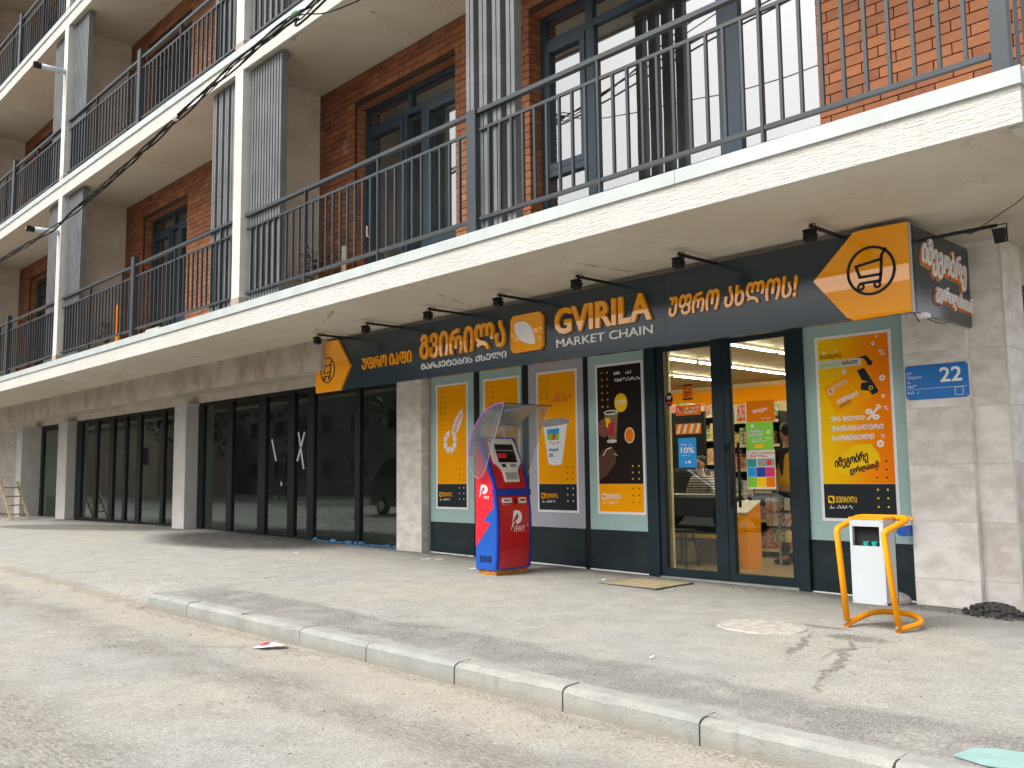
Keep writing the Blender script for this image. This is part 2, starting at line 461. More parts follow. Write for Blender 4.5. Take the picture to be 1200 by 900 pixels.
# ------------------------------------------------------------------ mesh helpers
class MB:
    def __init__(s): s.v = []; s.f = []; s.r = []
    def add(s, vs, fs, rnd=0.0):
        b = len(s.v); s.v += [tuple(v) for v in vs]
        s.f += [tuple(b + i for i in f) for f in fs]; s.r += [rnd] * len(vs)
        return s
    def box(s, x0, x1, y0, y1, z0, z1, rnd=0.0):
        v = [(x0, y0, z0), (x1, y0, z0), (x1, y1, z0), (x0, y1, z0), (x0, y0, z1), (x1, y0, z1), (x1, y1, z1), (x0, y1, z1)]
        return s.add(v, [(0, 3, 2, 1), (4, 5, 6, 7), (0, 1, 5, 4), (1, 2, 6, 5), (2, 3, 7, 6), (3, 0, 4, 7)], rnd)
    def prism(s, pts, axis, a, b):
        """pts: 2D outline; axis 'y': pts are (x,z) swept from y=a to b; 'x': (y,z); 'z': (x,y)"""
        def P(p, t):
            return (p[0], t, p[1]) if axis == 'y' else ((t, p[0], p[1]) if axis == 'x' else (p[0], p[1], t))
        n = len(pts)
        vs = [P(p, a) for p in pts] + [P(p, b) for p in pts]
        fs = [tuple(range(n)), tuple(reversed(range(n, 2 * n)))] + [(i, (i + 1) % n, n + (i + 1) % n, n + i) for i in range(n)]
        return s.add(vs, fs)
    def tube(s, pts, r, n=8, cap=True):
        pts = [Vector(p) for p in pts]
        rr = r if isinstance(r, (list, tuple)) else [r] * len(pts)
        vs, fs = [], []
        ref = Vector((0, 0, 1))
        t0 = (pts[1] - pts[0]).normalized()
        if abs(t0.dot(ref)) > .9: ref = Vector((1, 0, 0))
        u = t0.cross(ref).normalized()
        for i, p in enumerate(pts):
            if i == 0: t = pts[1] - pts[0]
            elif i == len(pts) - 1: t = pts[-1] - pts[-2]
            else: t = (pts[i + 1] - p).normalized() + (p - pts[i - 1]).normalized()
            t.normalize()
            u = (u - t * u.dot(t)).normalized()
            w = t.cross(u)
            for k in range(n):
                a = 2 * math.pi * k / n
                vs.append(p + (u * math.cos(a) + w * math.sin(a)) * rr[i])
        for i in range(len(pts) - 1):
            for k in range(n):
                fs.append((i * n + k, i * n + (k + 1) % n, (i + 1) * n + (k + 1) % n, (i + 1) * n + k))
        if cap:
            fs.append(tuple(reversed(range(n)))); fs.append(tuple(range(len(vs) - n, len(vs))))
        return s.add(vs, fs)
    def sphere(s, c, rx, ry=None, rz=None, nu=12, nv=8, jit=0.0):
        ry = ry or rx; rz = rz or rx
        vs = [(c[0], c[1], c[2] + rz)]
        for j in range(1, nv):
            th = math.pi * j / nv
            for i in range(nu):
                ph = 2 * math.pi * i / nu
                k = 1 + random.uniform(-jit, jit)
                vs.append((c[0] + rx * k * math.sin(th) * math.cos(ph), c[1] + ry * k * math.sin(th) * math.sin(ph), c[2] + rz * k * math.cos(th)))
        vs.append((c[0], c[1], c[2] - rz))
        fs = [(0, 1 + i, 1 + (i + 1) % nu) for i in range(nu)]
        for j in range(nv - 2):
            for i in range(nu):
                a = 1 + j * nu + i; b = 1 + j * nu + (i + 1) % nu
                fs.append((a, a + nu, b + nu, b))
        l = len(vs) - 1; q = 1 + (nv - 2) * nu
        fs += [(q + (i + 1) % nu, q + i, l) for i in range(nu)]
        return s.add(vs, fs)

def mesh_from(mb, name, mat, origin, smooth=False, bevel=0.0):
    me = bpy.data.meshes.new(name)
    me.from_pydata([(x - origin[0], y - origin[1], z - origin[2]) for x, y, z in mb.v], [], mb.f)
    if any(mb.r):
        at = me.attributes.new('rnd', 'FLOAT', 'POINT')
        at.data.foreach_set('value', mb.r)
    bm = bmesh.new(); bm.from_mesh(me)
    if len(mb.f) > 1: bmesh.ops.recalc_face_normals(bm, faces=bm.faces)
    if bevel:
        bmesh.ops.bevel(bm, geom=list(bm.edges), offset=bevel, segments=2, affect='EDGES', profile=.6)
    bm.to_mesh(me); bm.free()
    if smooth:
        for p in me.polygons: p.use_smooth = True
    me.materials.append(mat)
    return me

WORLD = {}   # object -> world origin
def link(o, loc, parent):
    COL.objects.link(o)
    o.location = loc
    WORLD[o.name] = Vector(loc)
    if parent is not None:
        o.parent = parent
        o.location = Vector(loc) - WORLD[parent.name]
    return o

def obj(name, mb, mat, parent=None, smooth=False, bevel=0.0, kind=None, label=None, cat=None, group=None):
    if isinstance(mat, str): mat = M[mat]
    xs = [v[0] for v in mb.v]; ys = [v[1] for v in mb.v]; zs = [v[2] for v in mb.v]
    org = ((min(xs) + max(xs)) / 2, (min(ys) + max(ys)) / 2, min(zs))
    me = mesh_from(mb, name, mat, org, smooth, bevel)
    o = bpy.data.objects.new(name, me)
    link(o, org, parent)
    tag(o, label, cat, group, kind)
    return o

def tag(o, label=None, cat=None, group=None, kind=None):
    if label: o['label'] = label
    if cat: o['category'] = cat
    if group: o['group'] = group
    if kind: o['kind'] = kind
    return o

def empty(name, loc, label, cat, group=None):
    o = bpy.data.objects.new(name, None)
    o.empty_display_size = .2
    link(o, loc, None)
    return tag(o, label, cat, group)

def clone(src, name, loc, parent):
    o = bpy.data.objects.new(name, src.data if hasattr(src, 'data') else src)
    return link(o, loc, parent)

def copy_tree(src, delta, label=None):
    def rec(o, parent):
        c = o.copy(); COL.objects.link(c)
        if parent is None:
            c.location = o.location + Vector(delta)
        else:
            c.parent = parent
        WORLD[c.name] = WORLD[o.name] + Vector(delta)
        for ch in list(o.children): rec(ch, c)
        return c
    c = rec(src, None)
    if label: c['label'] = label
    return c

def rbox(x0, x1, y0, y1, z0, z1):
    return MB().box(x0, x1, y0, y1, z0, z1)

def disc(cx, cz, rx, rz=None, n=24, y0=0, y1=0, a0=0, a1=360):
    rz = rz or rx
    return [(cx + rx * math.cos(R(a0 + (a1 - a0) * i / n)), cz + rz * math.sin(R(a0 + (a1 - a0) * i / n))) for i in range(n)]

def ring(mb, cx, cz, rx, rz, w, ya, yb, axis='y', n=40):
    for i in range(n):
        a, b = 2 * math.pi * i / n, 2 * math.pi * (i + 1) / n
        q = [(cx + math.cos(a) * rx, cz + math.sin(a) * rz), (cx + math.cos(b) * rx, cz + math.sin(b) * rz),
             (cx + math.cos(b) * (rx - w), cz + math.sin(b) * (rz - w)), (cx + math.cos(a) * (rx - w), cz + math.sin(a) * (rz - w))]
        mb.prism(q, axis, ya, yb)

def stroke(mb, pts, w, axis, a, b):
    """flat pen stroke through 2D points"""
    for p, q in zip(pts[:-1], pts[1:]):
        d = Vector((q[0] - p[0], q[1] - p[1]))
        if d.length < 1e-6: continue
        d.normalize(); n = Vector((-d.y, d.x)) * w / 2; e = d * w * .3
        P, Q = Vector(p) - e, Vector(q) + e
        mb.prism([P + n, Q + n, Q - n, P - n], axis, a, b)

_tx = {}
def text2d(s, bold=0.0):
    """outline of a word from Blender's own font, as 2D triangles in a unit box"""
    if (s, bold) in _tx: return _tx[(s, bold)]
    cu = bpy.data.curves.new('t', 'FONT')
    cu.body = s; cu.size = 1; cu.offset = bold; cu.resolution_u = 3
    o = bpy.data.objects.new('t', cu); COL.objects.link(o)
    dg = bpy.context.evaluated_depsgraph_get()
    me = bpy.data.meshes.new_from_object(o.evaluated_get(dg))
    bm = bmesh.new(); bm.from_mesh(me)
    bmesh.ops.remove_doubles(bm, verts=bm.verts, dist=1e-4)
    vs = [(v.co.x, v.co.y) for v in bm.verts]
    for i, v in enumerate(bm.verts): v.index = i
    fs = [tuple(v.index for v in f.verts) for f in bm.faces]
    edges = [(e.verts[0].index, e.verts[1].index) for e in bm.edges if len(e.link_faces) == 1]
    bm.free(); bpy.data.objects.remove(o); bpy.data.curves.remove(cu); bpy.data.meshes.remove(me)
    x0 = min(v[0] for v in vs); x1 = max(v[0] for v in vs); y0 = min(v[1] for v in vs); y1 = max(v[1] for v in vs)
    vs = [((x - x0) / (x1 - x0), (y - y0) / (y1 - y0)) for x, y in vs]
    _tx[(s, bold)] = (vs, fs, edges)
    return _tx[(s, bold)]

def letters(mb, s, box, face, depth, axis='y', bold=0.0, rot=0.0, shear=0.0):
    """word fitted to box=(h0,h1,z0,z1) on the plane 'face', standing proud by depth (sign gives the side)"""
    vs, fs, es = text2d(s)
    h0, h1, z0, z1 = box
    bw = bold * (z1 - z0) * 1.35
    h0 += bw; h1 -= bw; z0 += bw; z1 -= bw
    W, H = h1 - h0, z1 - z0
    cx, cz = (h0 + h1) / 2, (z0 + z1) / 2
    P2 = []
    for x, y in vs:
        a = (x - .5) * W + shear * (y - .5) * H; b = (y - .5) * H
        c, d = math.cos(R(rot)), math.sin(R(rot))
        P2.append((cx + a * c - b * d, cz + a * d + b * c))
    def P(p, t):
        return (p[0], t, p[1]) if axis == 'y' else (t, p[0], p[1])
    n = len(P2)
    top = [P(p, face + depth) for p in P2]
    if bw > 0:
        sg = 1 if depth >= 0 else -1
        for i, (a, b) in enumerate(es):
            p, q = Vector(P2[a]), Vector(P2[b]); d = q - p
            if d.length < 1e-7: continue
            d.normalize(); nn = Vector((-d.y, d.x)) * bw; e_ = d * bw * .6
            o4 = [p - e_ + nn, q + e_ + nn, q + e_ - nn, p - e_ - nn]
            t = face + depth - sg * (.00004 + .00003 * (i % 5))
            if abs(depth) < .003: mb.add([P(v, t) for v in o4], [(0, 1, 2, 3)])
            else: mb.prism([(v[0], v[1]) for v in o4], axis, face, t)
    if abs(depth) < .003:
        mb.add(top, fs); return mb
    bot = [P(p, face) for p in P2]
    mb.add(top + bot, fs + [(a, b, b + n, a + n) for a, b in es])
    return mb

def letter_parts(s, box, face, depth, **k):
    """the same word with every letter as its own mesh"""
    vs, fs, es = text2d(s)
    par = list(range(len(vs)))
    def find(a):
        while par[a] != a: par[a] = par[par[a]]; a = par[a]
        return a
    for f in fs:
        for v in f[1:]: par[find(v)] = find(f[0])
    comp = {}
    for i, v in enumerate(vs): comp.setdefault(find(i), []).append(v[0])
    iv = sorted([min(c), max(c), [r_]] for r_, c in comp.items())
    out = [iv[0]]
    for a in iv[1:]:
        b = out[-1]
        if min(a[1], b[1]) - a[0] > .6 * min(a[1] - a[0], b[1] - b[0]): b[1] = max(b[1], a[1]); b[2] += a[2]
        else: out.append(a)
    res = []
    full = _tx[(s, 0.0)]
    for _, _, roots in out:
        keep = [i for i in range(len(vs)) if find(i) in roots]
        ix = {v: j for j, v in enumerate(keep)}
        _tx[(s, 0.0)] = ([vs[i] for i in keep], [tuple(ix[v] for v in f) for f in fs if f[0] in ix], [(ix[a], ix[b]) for a, b in es if a in ix])
        res.append(letters(MB(), s, box, face, depth, **k))
    _tx[(s, 0.0)] = full
    return res

def scribble(mb, box, face, depth, axis='y', rows=1, seed=1, w=None):
    """unreadable small print: rows of short strokes"""
    rn = random.Random(seed)
    h0, h1, z0, z1 = box
    rh = (z1 - z0) / rows
    for r in range(rows):
        x = h0; zc = z1 - (r + .5) * rh; hh = rh * .33
        e = h0 + (h1 - h0) * (1 if r < rows - 1 else rn.uniform(.7, 1))
        while x < e:
            cw = rh * rn.uniform(.28, .55)
            if rn.random() < .14: x += cw; continue
            pts = [(x, zc + rn.uniform(-hh, hh)), (x + cw * .4, zc + hh * rn.choice((-1, 1))), (x + cw * .8, zc + rn.uniform(-hh, hh))]
            stroke(mb, pts, w or rh * .16, axis, face, face + depth)
            x += cw
    return mb

# ------------------------------------------------------------------ ground
def interp(x, xs, ys):
    if x <= xs[0]: return ys[0]
    for i in range(1, len(xs)):
        if x <= xs[i]:
            return ys[i - 1] + (ys[i] - ys[i - 1]) * (x - xs[i - 1]) / (xs[i] - xs[i - 1])
    return ys[-1]
def sst(a, b, x):
    t = max(0, min(1, (x - a) / (b - a))); return t * t * (3 - 2 * t)
KY = 3.99
def gz(x, y, side=None):
    wall = interp(x, [-60, -27, -20, -14.5, -11, -7, -3, 10], [0, .04, .08, .03, .0, -.045, -.08, -.2])
    near = interp(x, [-60, -13, -9, 0], [-.02, -.03, -.055, -.075])
    pav = near + (wall - near) * sst(4.1, 8.5, y)
    road = -.205
    if side == 'road': A = road
    elif side == 'pav': A = pav
    else: A = road if y < KY + .07 else pav
    ramp = road + (pav - road) * sst(2.6, 5.6, y)
    if x > -9.94: return A
    k = sst(-9.94, -13, x) if False else 1 - sst(-13, -9.94, x)
    bank = road + (pav - road) * sst(3.75, 4.7, y)
    return bank * (1 - k) + ramp * k
def sheet(name, xs, ys, side, mat):
    v = [(x, y, gz(x, y, side) + (random.uniform(-.004, .004) if -30 < x < 2 else 0)) for y in ys for x in xs]
    n = len(xs)
    f = [(j * n + i, j * n + i + 1, (j + 1) * n + i + 1, (j + 1) * n + i) for j in range(len(ys) - 1) for i in range(n - 1)]
    me = bpy.data.meshes.new(name); me.from_pydata(v, [], f)
    for p in me.polygons: p.use_smooth = True
    me.materials.append(M[mat])
    o = bpy.data.objects.new(name, me); link(o, (0, 0, 0), None); tag(o, kind='structure')
    return o
def frange(a, b, s):
    n = max(1, round((b - a) / s)); return [a + (b - a) * i / n for i in range(n + 1)]
XS = [-90, -70, -55, -45] + frange(-38, -14, .8) + frange(-13.5, -11.0, .3) + frange(-10.9, -10.0, .1) + [-9.945, -9.935] + frange(-9.6, 2, .3) + [4, 8, 16, 30, 60]
sheet('road', XS, [-14, -11] + frange(-8, 2, .8) + frange(2.2, KY + .068, .18), 'road', 'road')
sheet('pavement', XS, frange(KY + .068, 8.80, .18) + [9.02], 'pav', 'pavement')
g = MB().add([(-1500, -1500, -.7), (1500, -1500, -.7), (1500, 1500, -.7), (-1500, 1500, -.7)], [(0, 1, 2, 3)])
obj('ground', g, 'darkfloor', kind='structure')
gl_ = rbox(-90, 60, -30, -14.0, -.5, -.19); obj('far_pavement', gl_, 'pavement', kind='structure')

# kerb stones, laid end to end
kx = [-9.93, -8.93, -7.83, -6.75, -5.79, -4.75, -3.755, -2.79, -1.79, -.79, .21, 1.21]
for i in range(len(kx) - 1):
    a, b = kx[i] + .006, kx[i + 1] - .006
    zt = gz((a + b) / 2, 4.3, 'pav') + .006
    dz = random.uniform(-.004, .004)
    prof = [(KY - .012, -.42), (KY - .005, zt - .03 + dz), (KY + .012, zt - .006 + dz), (KY + .035, zt + dz), (KY + .15, zt + dz), (KY + .15, -.42)]
    kb = MB().prism(prof, 'x', a, b); ww = random.uniform(-.006, .006); hh2 = random.uniform(-.006, .006)
    # split the long faces and chip the front edge a little
    n_ = 9; kb = MB(); kv = []
    for j in range(n_ + 1):
        u = j / n_; x_ = a + (b - a) * u
        for q_, (py_, pz_) in enumerate(prof):
            top = pz_ > -.3
            chip = random.uniform(-.004, .001) if q_ in (1, 2) else 0
            if q_ in (1, 2) and random.random() < .10: chip -= random.uniform(.006, .014)
            e_ = .006 if j in (0, n_) and q_ in (2, 3) else 0
            kv.append((x_, py_ + ww * (u - .5) + (-chip * .5 if q_ in (1, 2) else 0), pz_ + ((hh2 * (u - .5)) if top else 0) + chip - e_))
    m_ = len(prof)
    kf = [tuple(range(m_)), tuple(reversed(range(n_ * m_, (n_ + 1) * m_)))] + [(j * m_ + q_, j * m_ + (q_ + 1) % m_, (j + 1) * m_ + (q_ + 1) % m_, (j + 1) * m_ + q_) for j in range(n_) for q_ in range(m_)]
    kb.add(kv, kf)
    o = obj('kerb_stone', kb, 'kerb')
    nm = ['at the far end where the kerb begins', 'second from the far end', 'third from the far end, beside the littered wrapper',
          'fourth from the far end', 'fifth from the far end', 'in the middle of the row, below the drain cover', 'nearly in front of the shop door',
          'in front of the round patch', 'below the run-off stain', 'beside the pale plastic sheet', 'last at the near right edge'][i]
    tag(o, 'grey concrete kerb stone ' + nm, 'kerb stone', 'kerb stones along the pavement')

# ------------------------------------------------------------------ the apartment building
B = empty('apartment_building', (-14, 9, 0), 'modern apartment block with brick walls, white balcony slabs and dark railings above shops', 'building')
S = [3.285, 7.09, 10.83, 14.6]
XE, XL, YF = -1.63, -46.0, 5.87
YB, YP, YW = 7.24, 7.44, 8.87
for k, s in enumerate(S):
    ob = obj('balcony_slab', rbox(XL, XE, YF + .031, 22, s + .052, s + .315), 'soffit', B)
    f = MB()
    f.box(XL, XE, YF - .004, YF + .03, s, s + .235)
    obj('slab_fascia', f, 'plaster', B)
    f = MB(); f.box(XE - .1, XE + .004, YF + .1, 21.9, s, s + .235)
    obj('slab_side', f, 'plaster', B)
    obj('slab_underside', rbox(XL, XE - .1, YF + .031, 21.9, s + .036, s + .05), 'soffit', B)
    # folded white sheet-metal edge, in lengths
    x = XE + .012
    q = MB()
    while x > XL:
        L = 2.55
        q.box(max(XL, x - L) + .004, x, YF - .028, YF + .02, s + .236, s + .348)
        q.box(max(XL, x - L) + .004, x, YF + .02, YF + .2, s + .332, s + .348)
        x -= L
    obj('edge_trim', q, 'trim', B)
    obj('edge_trim', rbox(XE - .02, XE + .022, YF + .021, 21, s + .236, s + .348), 'trim', B)
obj('roof', rbox(XL, XE, YB, 22, S[3] + .35, S[3] + 3.2), 'partition', B)

PX = [-11.92, -19.87, -27.82, -35.77]
for li in range(3):
    z0, z1 = S[li] + .35, S[li + 1] + .036
    for px in PX:
        obj('concrete_post', rbox(px, px + .24, YF - .006, YF + .24, z0, z1 - .036 + .0), 'post', B)
        obj('post_head', rbox(px + .003, px + .237, YF + .0305, YF + .24, z1 - .036, z1), 'post', B)
        obj('post_base', rbox(px - .004, px + .246, YF - .012, YF + .246, z0 - .002, z0 + .10), 'beam', B)
        obj('partition_wall', rbox(px - .03, px + .10, YF + .24, YB - .002, z0 - .03, z1 + .004), 'partition', B)

# openings in the brick wall: (x0, x1, z top)
def openings(li):
    z = S[li] + 3.385
    o = [(-10.874, -8.552, z), (-7.2, -3.60, z)] if li == 0 else [(-10.874, -8.552, z)]
    for k in (1, 2, 3):
        o.append((-10.874 - 7.95 * k, -8.68 - 7.95 * k, z))
    return o
CAMP = Vector((0, 0, 1.2))
CH, BL = .0945, .292
cand = []
for li in range(3):
    z0, z1 = S[li] + .33, S[li + 1] + .04
    ops = openings(li)
    # dark joint backing, cut round the openings
    mb = MB(); xs = sorted([-46.0, XE - .12] + [v for o in ops for v in o[:2]])
    for a, b in zip(xs[:-1], xs[1:]):
        hit = [o for o in ops if a >= o[0] - .01 and b <= o[1] + .01]
        if hit: mb.box(a, b, YB + .014, YP + .06, hit[0][2], z1)
        else: mb.box(a, b, YB + .014, YP + .06, z0, z1)
    wall = obj('brick_wall', mb, 'mortar', B)
    if li == 0:
        wall0 = wall
        obj('brick_wall_end', rbox(XE - .13, XE - .118, YB + .014, 20, z0, z1), 'brick', B)
    stuff = MB()
    rows = int((z1 - z0) / CH) + 1
    for r in range(rows):
        za, zb = z0 + r * CH, min(z1, z0 + r * CH + CH - .010)
        if zb - za < .02: continue
        x = XE - .12 + (BL / 2 if r % 2 else 0)
        while x > -31:
            a, b = x - BL + .009, min(x, XE - .12)
            x -= BL
            segs = [(a, b)]
            for o in ops:
                if za < o[2] - .02:
                    ns = []
                    for s_, e_ in segs:
                        if e_ <= o[0] or s_ >= o[1]: ns.append((s_, e_))
                        else:
                            if s_ < o[0]: ns.append((s_, o[0]))
                            if e_ > o[1]: ns.append((o[1], e_))
                    segs = ns
            for s_, e_ in segs:
                if e_ - s_ < .03: continue
                c = Vector(((s_ + e_) / 2, YB, (za + zb) / 2)) - CAMP
                d = c.length
                # within the picture?
                cx = c.dot(r2) / c.dot(fw); cz = c.dot(u2) / c.dot(fw)
                vis = abs(cx) < .59 and abs(cz) < .45 and not (li == 0 and za < S[0] + .5 and False)
                cand.append((0 if vis and li == 0 else 1, d, li, s_, e_, za, zb))
    wall['_'] = 0; del wall['_']
    if li == 0: WALLS = []
    WALLS.append((wall, stuff))
cand.sort()
BR = {}
for i, (v_, d, li, a, b, za, zb) in enumerate(cand):
    wall, stuff = WALLS[li]
    if i < 300:
        key = (round(b - a, 3), round(zb - za, 3))
        if key not in BR:
            BR[key] = mesh_from(rbox(0, key[0], -.001, .05, 0, key[1]), 'brick', M['brick'], (0, 0, 0), bevel=.003)
        o = bpy.data.objects.new('brick', BR[key])
        link(o, (a, YB + random.uniform(-.0015, .0015), za), wall)
    else:
        j = random.uniform(-.0015, .0015)
        stuff.box(a, b, YB + j, YB + .05, za, zb, random.random() + .001)
for wall, stuff in WALLS:
    obj('brick_courses', stuff, 'brick', wall, kind='stuff')
del cand
# brick reveals of the openings
for li in range(3):
    for (a, b, zt) in openings(li):
        mb = MB()
        z0 = S[li] + .34
        r = 0
        while z0 + r * CH < zt - .02:
            za = z0 + r * CH; zb = min(zt, za + CH - .010)
            mb.box(a - .03, a + .002, YB + .052, YP + .04, za, zb, random.random() + .001)
            mb.box(b - .002, b + .03, YB + .052, YP + .04, za, zb, random.random() + .001)
            r += 1
        mb.box(a, b, YB + .052, YP + .05, zt - .004, zt + .03, .4)
        obj('opening_reveal', mb, 'brick', WALLS[li][0], kind=None)

# balcony doors and windows
def frame_bars(mb, bars, y0, y1):
    for a, b, c, d in bars: mb.box(a, b, y0, y1, c, d)
def glazing(x0, x1, z0, zt, ztr, muls, sash, parent=B, y=YP, rails=()):
    """outer frame with transom at ztr, mullions (x, width, z0, z1); sash: (x0,x1,z0,z1) opening lights"""
    w = obj('window', rbox(x0, x1, y, y + .08, zt - .07, zt), 'frame', parent)
    fr = MB(); fr.box(x0, x0 + .07, y + .001, y + .081, z0, zt - .071); fr.box(x1 - .07, x1, y + .001, y + .081, z0, zt - .071)
    fr.box(x0 + .071, x1 - .071, y - .002, y + .078, z0, z0 + .07)
    fr.box(x0 + .071, x1 - .071, y - .003, y + .078, ztr, ztr + .09)
    obj('frame', fr, 'frame', w)
    for (mx, mw, a, b) in muls:
        obj('mullion', rbox(mx, mx + mw, y - .008, y + .075, a, b), 'frame', w)
    for (a, b, c, d) in sash:
        s = MB(); y0, y1 = y - .022, y + .05; t = .075
        s.box(a, a + t, y0, y1, c, d); s.box(b - t, b, y0, y1, c, d)
        s.box(a + t, b - t, y0 + .001, y1, c, c + t); s.box(a + t, b - t, y0 + .001, y1, d - t, d)
        obj('sash', s, 'frame', w)
    for (a, b, c, d) in rails:
        obj('cross_rail', rbox(a, b, y - .020, y + .05, c, d), 'frame', w)
    edges = sorted([x0 + .07, x1 - .07] + [m[0] + m[1] / 2 for m in muls if m[2] < ztr])
    for a, b in zip(edges[:-1], edges[1:]):
        ov = MB(); tl = random.uniform(-.003, .003)
        ov.add([(a, y + .034 + tl, z0 + .05), (b, y + .034 - tl, z0 + .05), (b, y + .034 - tl, ztr + .02), (a, y + .034 + tl, ztr + .02)], [(0, 1, 2, 3)])
        obj('pane', ov, 'winglass', w)
    edges = sorted([x0 + .07, x1 - .07] + [m[0] + m[1] / 2 for m in muls if m[3] > ztr + .1])
    for a, b in zip(edges[:-1], edges[1:]):
        ov = MB(); ov.add([(a, y + .036, ztr + .05), (b, y + .036, ztr + .05), (b, y + .036, zt - .05), (a, y + .036, zt - .05)], [(0, 1, 2, 3)])
        obj('pane', ov, 'winglass', w)
    return w
for li in range(3):
    z0 = S[li] + .35; zt = S[li] + 3.385; ztr = S[li] + 2.975
    for k in range(0, 4):
        a = -10.87 - 7.95 * k; b = (-8.556 if k == 0 else -8.684 - 7.95 * k)
        w = glazing(a, b, z0, zt, ztr,
            [(a + 1.05, .09, ztr, zt - .071), (a + .96, .07, z0, ztr), (a + 1.36, .09, z0, ztr)],
            [(a + .08, a + .95, z0 + .04, ztr - .01), (a + 1.47, b - .07, z0 + .75, ztr - .01)], rails=[(a + 1.46, b - .07, z0 + .67, z0 + .745)])
        if li == 0 and k == 0:
            obj('door_handle', MB().tube([(a + .16, YP - .03, z0 + 1.05), (a + .16, YP - .08, z0 + 1.05), (a + .16, YP - .08, z0 + 1.2)], .012), 'white', w)
z0 = S[0] + .35; zt = S[0] + 3.385; ztr = S[0] + 2.975
glazing(-7.196, -3.604, z0, zt, ztr,
        [(-6.47, .10, ztr, zt - .071), (-6.47, .12, z0, ztr), (-4.74, .24, z0, ztr), (-4.70, .12, ztr, zt - .071)],
        [(-7.12, -6.48, z0 + 1.10, ztr - .01)], rails=[(-7.12, -6.48, z0 + 1.02, z0 + 1.095), (-7.12, -6.48, z0 + .03, z0 + .12), (-4.5, -3.67, z0 + .075, z0 + .19)])

# railings
BAL = {}
def railing(xa, xb, li, single):
    zb = S[li]
    L = obj('railing', rbox(xa, xb, 5.92, 5.98, zb + 1.612, zb + 1.655), 'rail', B)
    obj('mid_rail', rbox(xa + .02, xb - .02, 5.935, 5.965, zb + 1.425, zb + 1.455), 'rail', L)
    obj('bottom_rail', rbox(xa + .02, xb - .02, 5.93, 5.97, zb + .485, zb + .52), 'rail', L)
    n = max(1, round((xb - xa) / .1645)); st = (xb - xa) / n
    key = 'b%d' % li
    me = mesh_from(rbox(-.012, .012, -.014, .014, 0, .905), 'baluster', M['rail'], (0, 0, 0))
    many = MB()
    for i in range(1, n):
        x = xa + st * i
        if i % 10 == 0:
            obj('railing_post', rbox(x - .012, x + .012, 5.925, 5.972, zb + .352, zb + 1.614), 'rail', L)
        elif single:
            o = bpy.data.objects.new('baluster', me); link(o, (x, 5.95, zb + .521), L)
        else:
            many.box(x - .0085, x + .0085, 5.938, 5.962, zb + .521, zb + 1.424)
    if not single:
        obj('balusters', many, 'rail', L, kind='stuff')
    return L
for li in range(3):
    spans = [(-6.66, -1.79), (-11.66, -6.80), (-15.70, -11.94), (-19.61, -15.84), (-23.42, -19.89), (-27.56, -23.56), (-35.51, -27.84)]
    for (a, b) in spans:
        vis = li == 0 and a > -24 or li == 1 and a < -11.7 and a > -24
        railing(a, b, li, vis)
    for px in (-6.80, -15.84, -23.56):
        obj('railing_post', rbox(px, px + .14, 5.90, 6.0, S[li] + .35, S[li] + 1.80 if px != -6.80 or li else S[li] + 1.66), 'rail', B)
# corner post and side rail
sr = obj('side_railing', rbox(-1.77, -1.73, 5.98, YB + .1, S[0] + 1.615, S[0] + 1.65), 'rail', B)
obj('corner_post', rbox(-1.79, -1.69, 5.90, 5.98, S[0] + .35, S[0] + 1.66), 'rail', B)
obj('bottom_rail', rbox(-1.765, -1.735, 5.98, YB + .1, S[0] + .485, S[0] + .52), 'rail', sr)
obj('mid_rail', rbox(-1.765, -1.735, 5.98, YB + .1, S[0] + 1.425, S[0] + 1.455), 'rail', sr)
for i in range(1, 8):
    y = 5.98 + .164 * i
    obj('baluster', rbox(-1.762, -1.738, y - .0085, y + .0085, S[0] + .521, S[0] + 1.424), 'rail', sr)

# vertical slat screens on the balconies
def screen(x0, n, pitch, li, w=.05, grooved=False):
    z0, z1 = S[li] + .36, S[li + 1] - .004
    s = obj('slat_screen', rbox(x0, x0 + pitch * (n - 1) + w, 6.07, 6.10, z0, z0 + .05), 'slat', B)
    obj('top_bar', rbox(x0, x0 + pitch * (n - 1) + w, 6.07, 6.10, z1 - .06, z1 - .01), 'slat', s)
    if grooved:
        mb = MB(); mb.box(0, .052, 0, .1, 0, z1 - z0); mb.box(.052, .066, .035, .09, 0, z1 - z0); mb.box(.066, .118, 0, .1, 0, z1 - z0)
    else:
        mb = rbox(0, w, 0, .10, 0, z1 - z0)
    me = mesh_from(mb, 'slat', M['slat'], (0, 0, 0))
    for i in range(n):
        o = bpy.data.objects.new('slat', me); link(o, (x0 + pitch * i, 5.968, z0), s)
    return s
for li in range(3):
    for k, px in enumerate(PX):
        screen(px + .32, 11, .079, li, .052)
        if k == 0: screen(px - .93, 4, .2, li, grooved=True)
        else: screen(px - .93, 11, .079, li, .052)
    screen(-6.87 if li == 0 else -6.87, 4, .205, li, grooved=True)

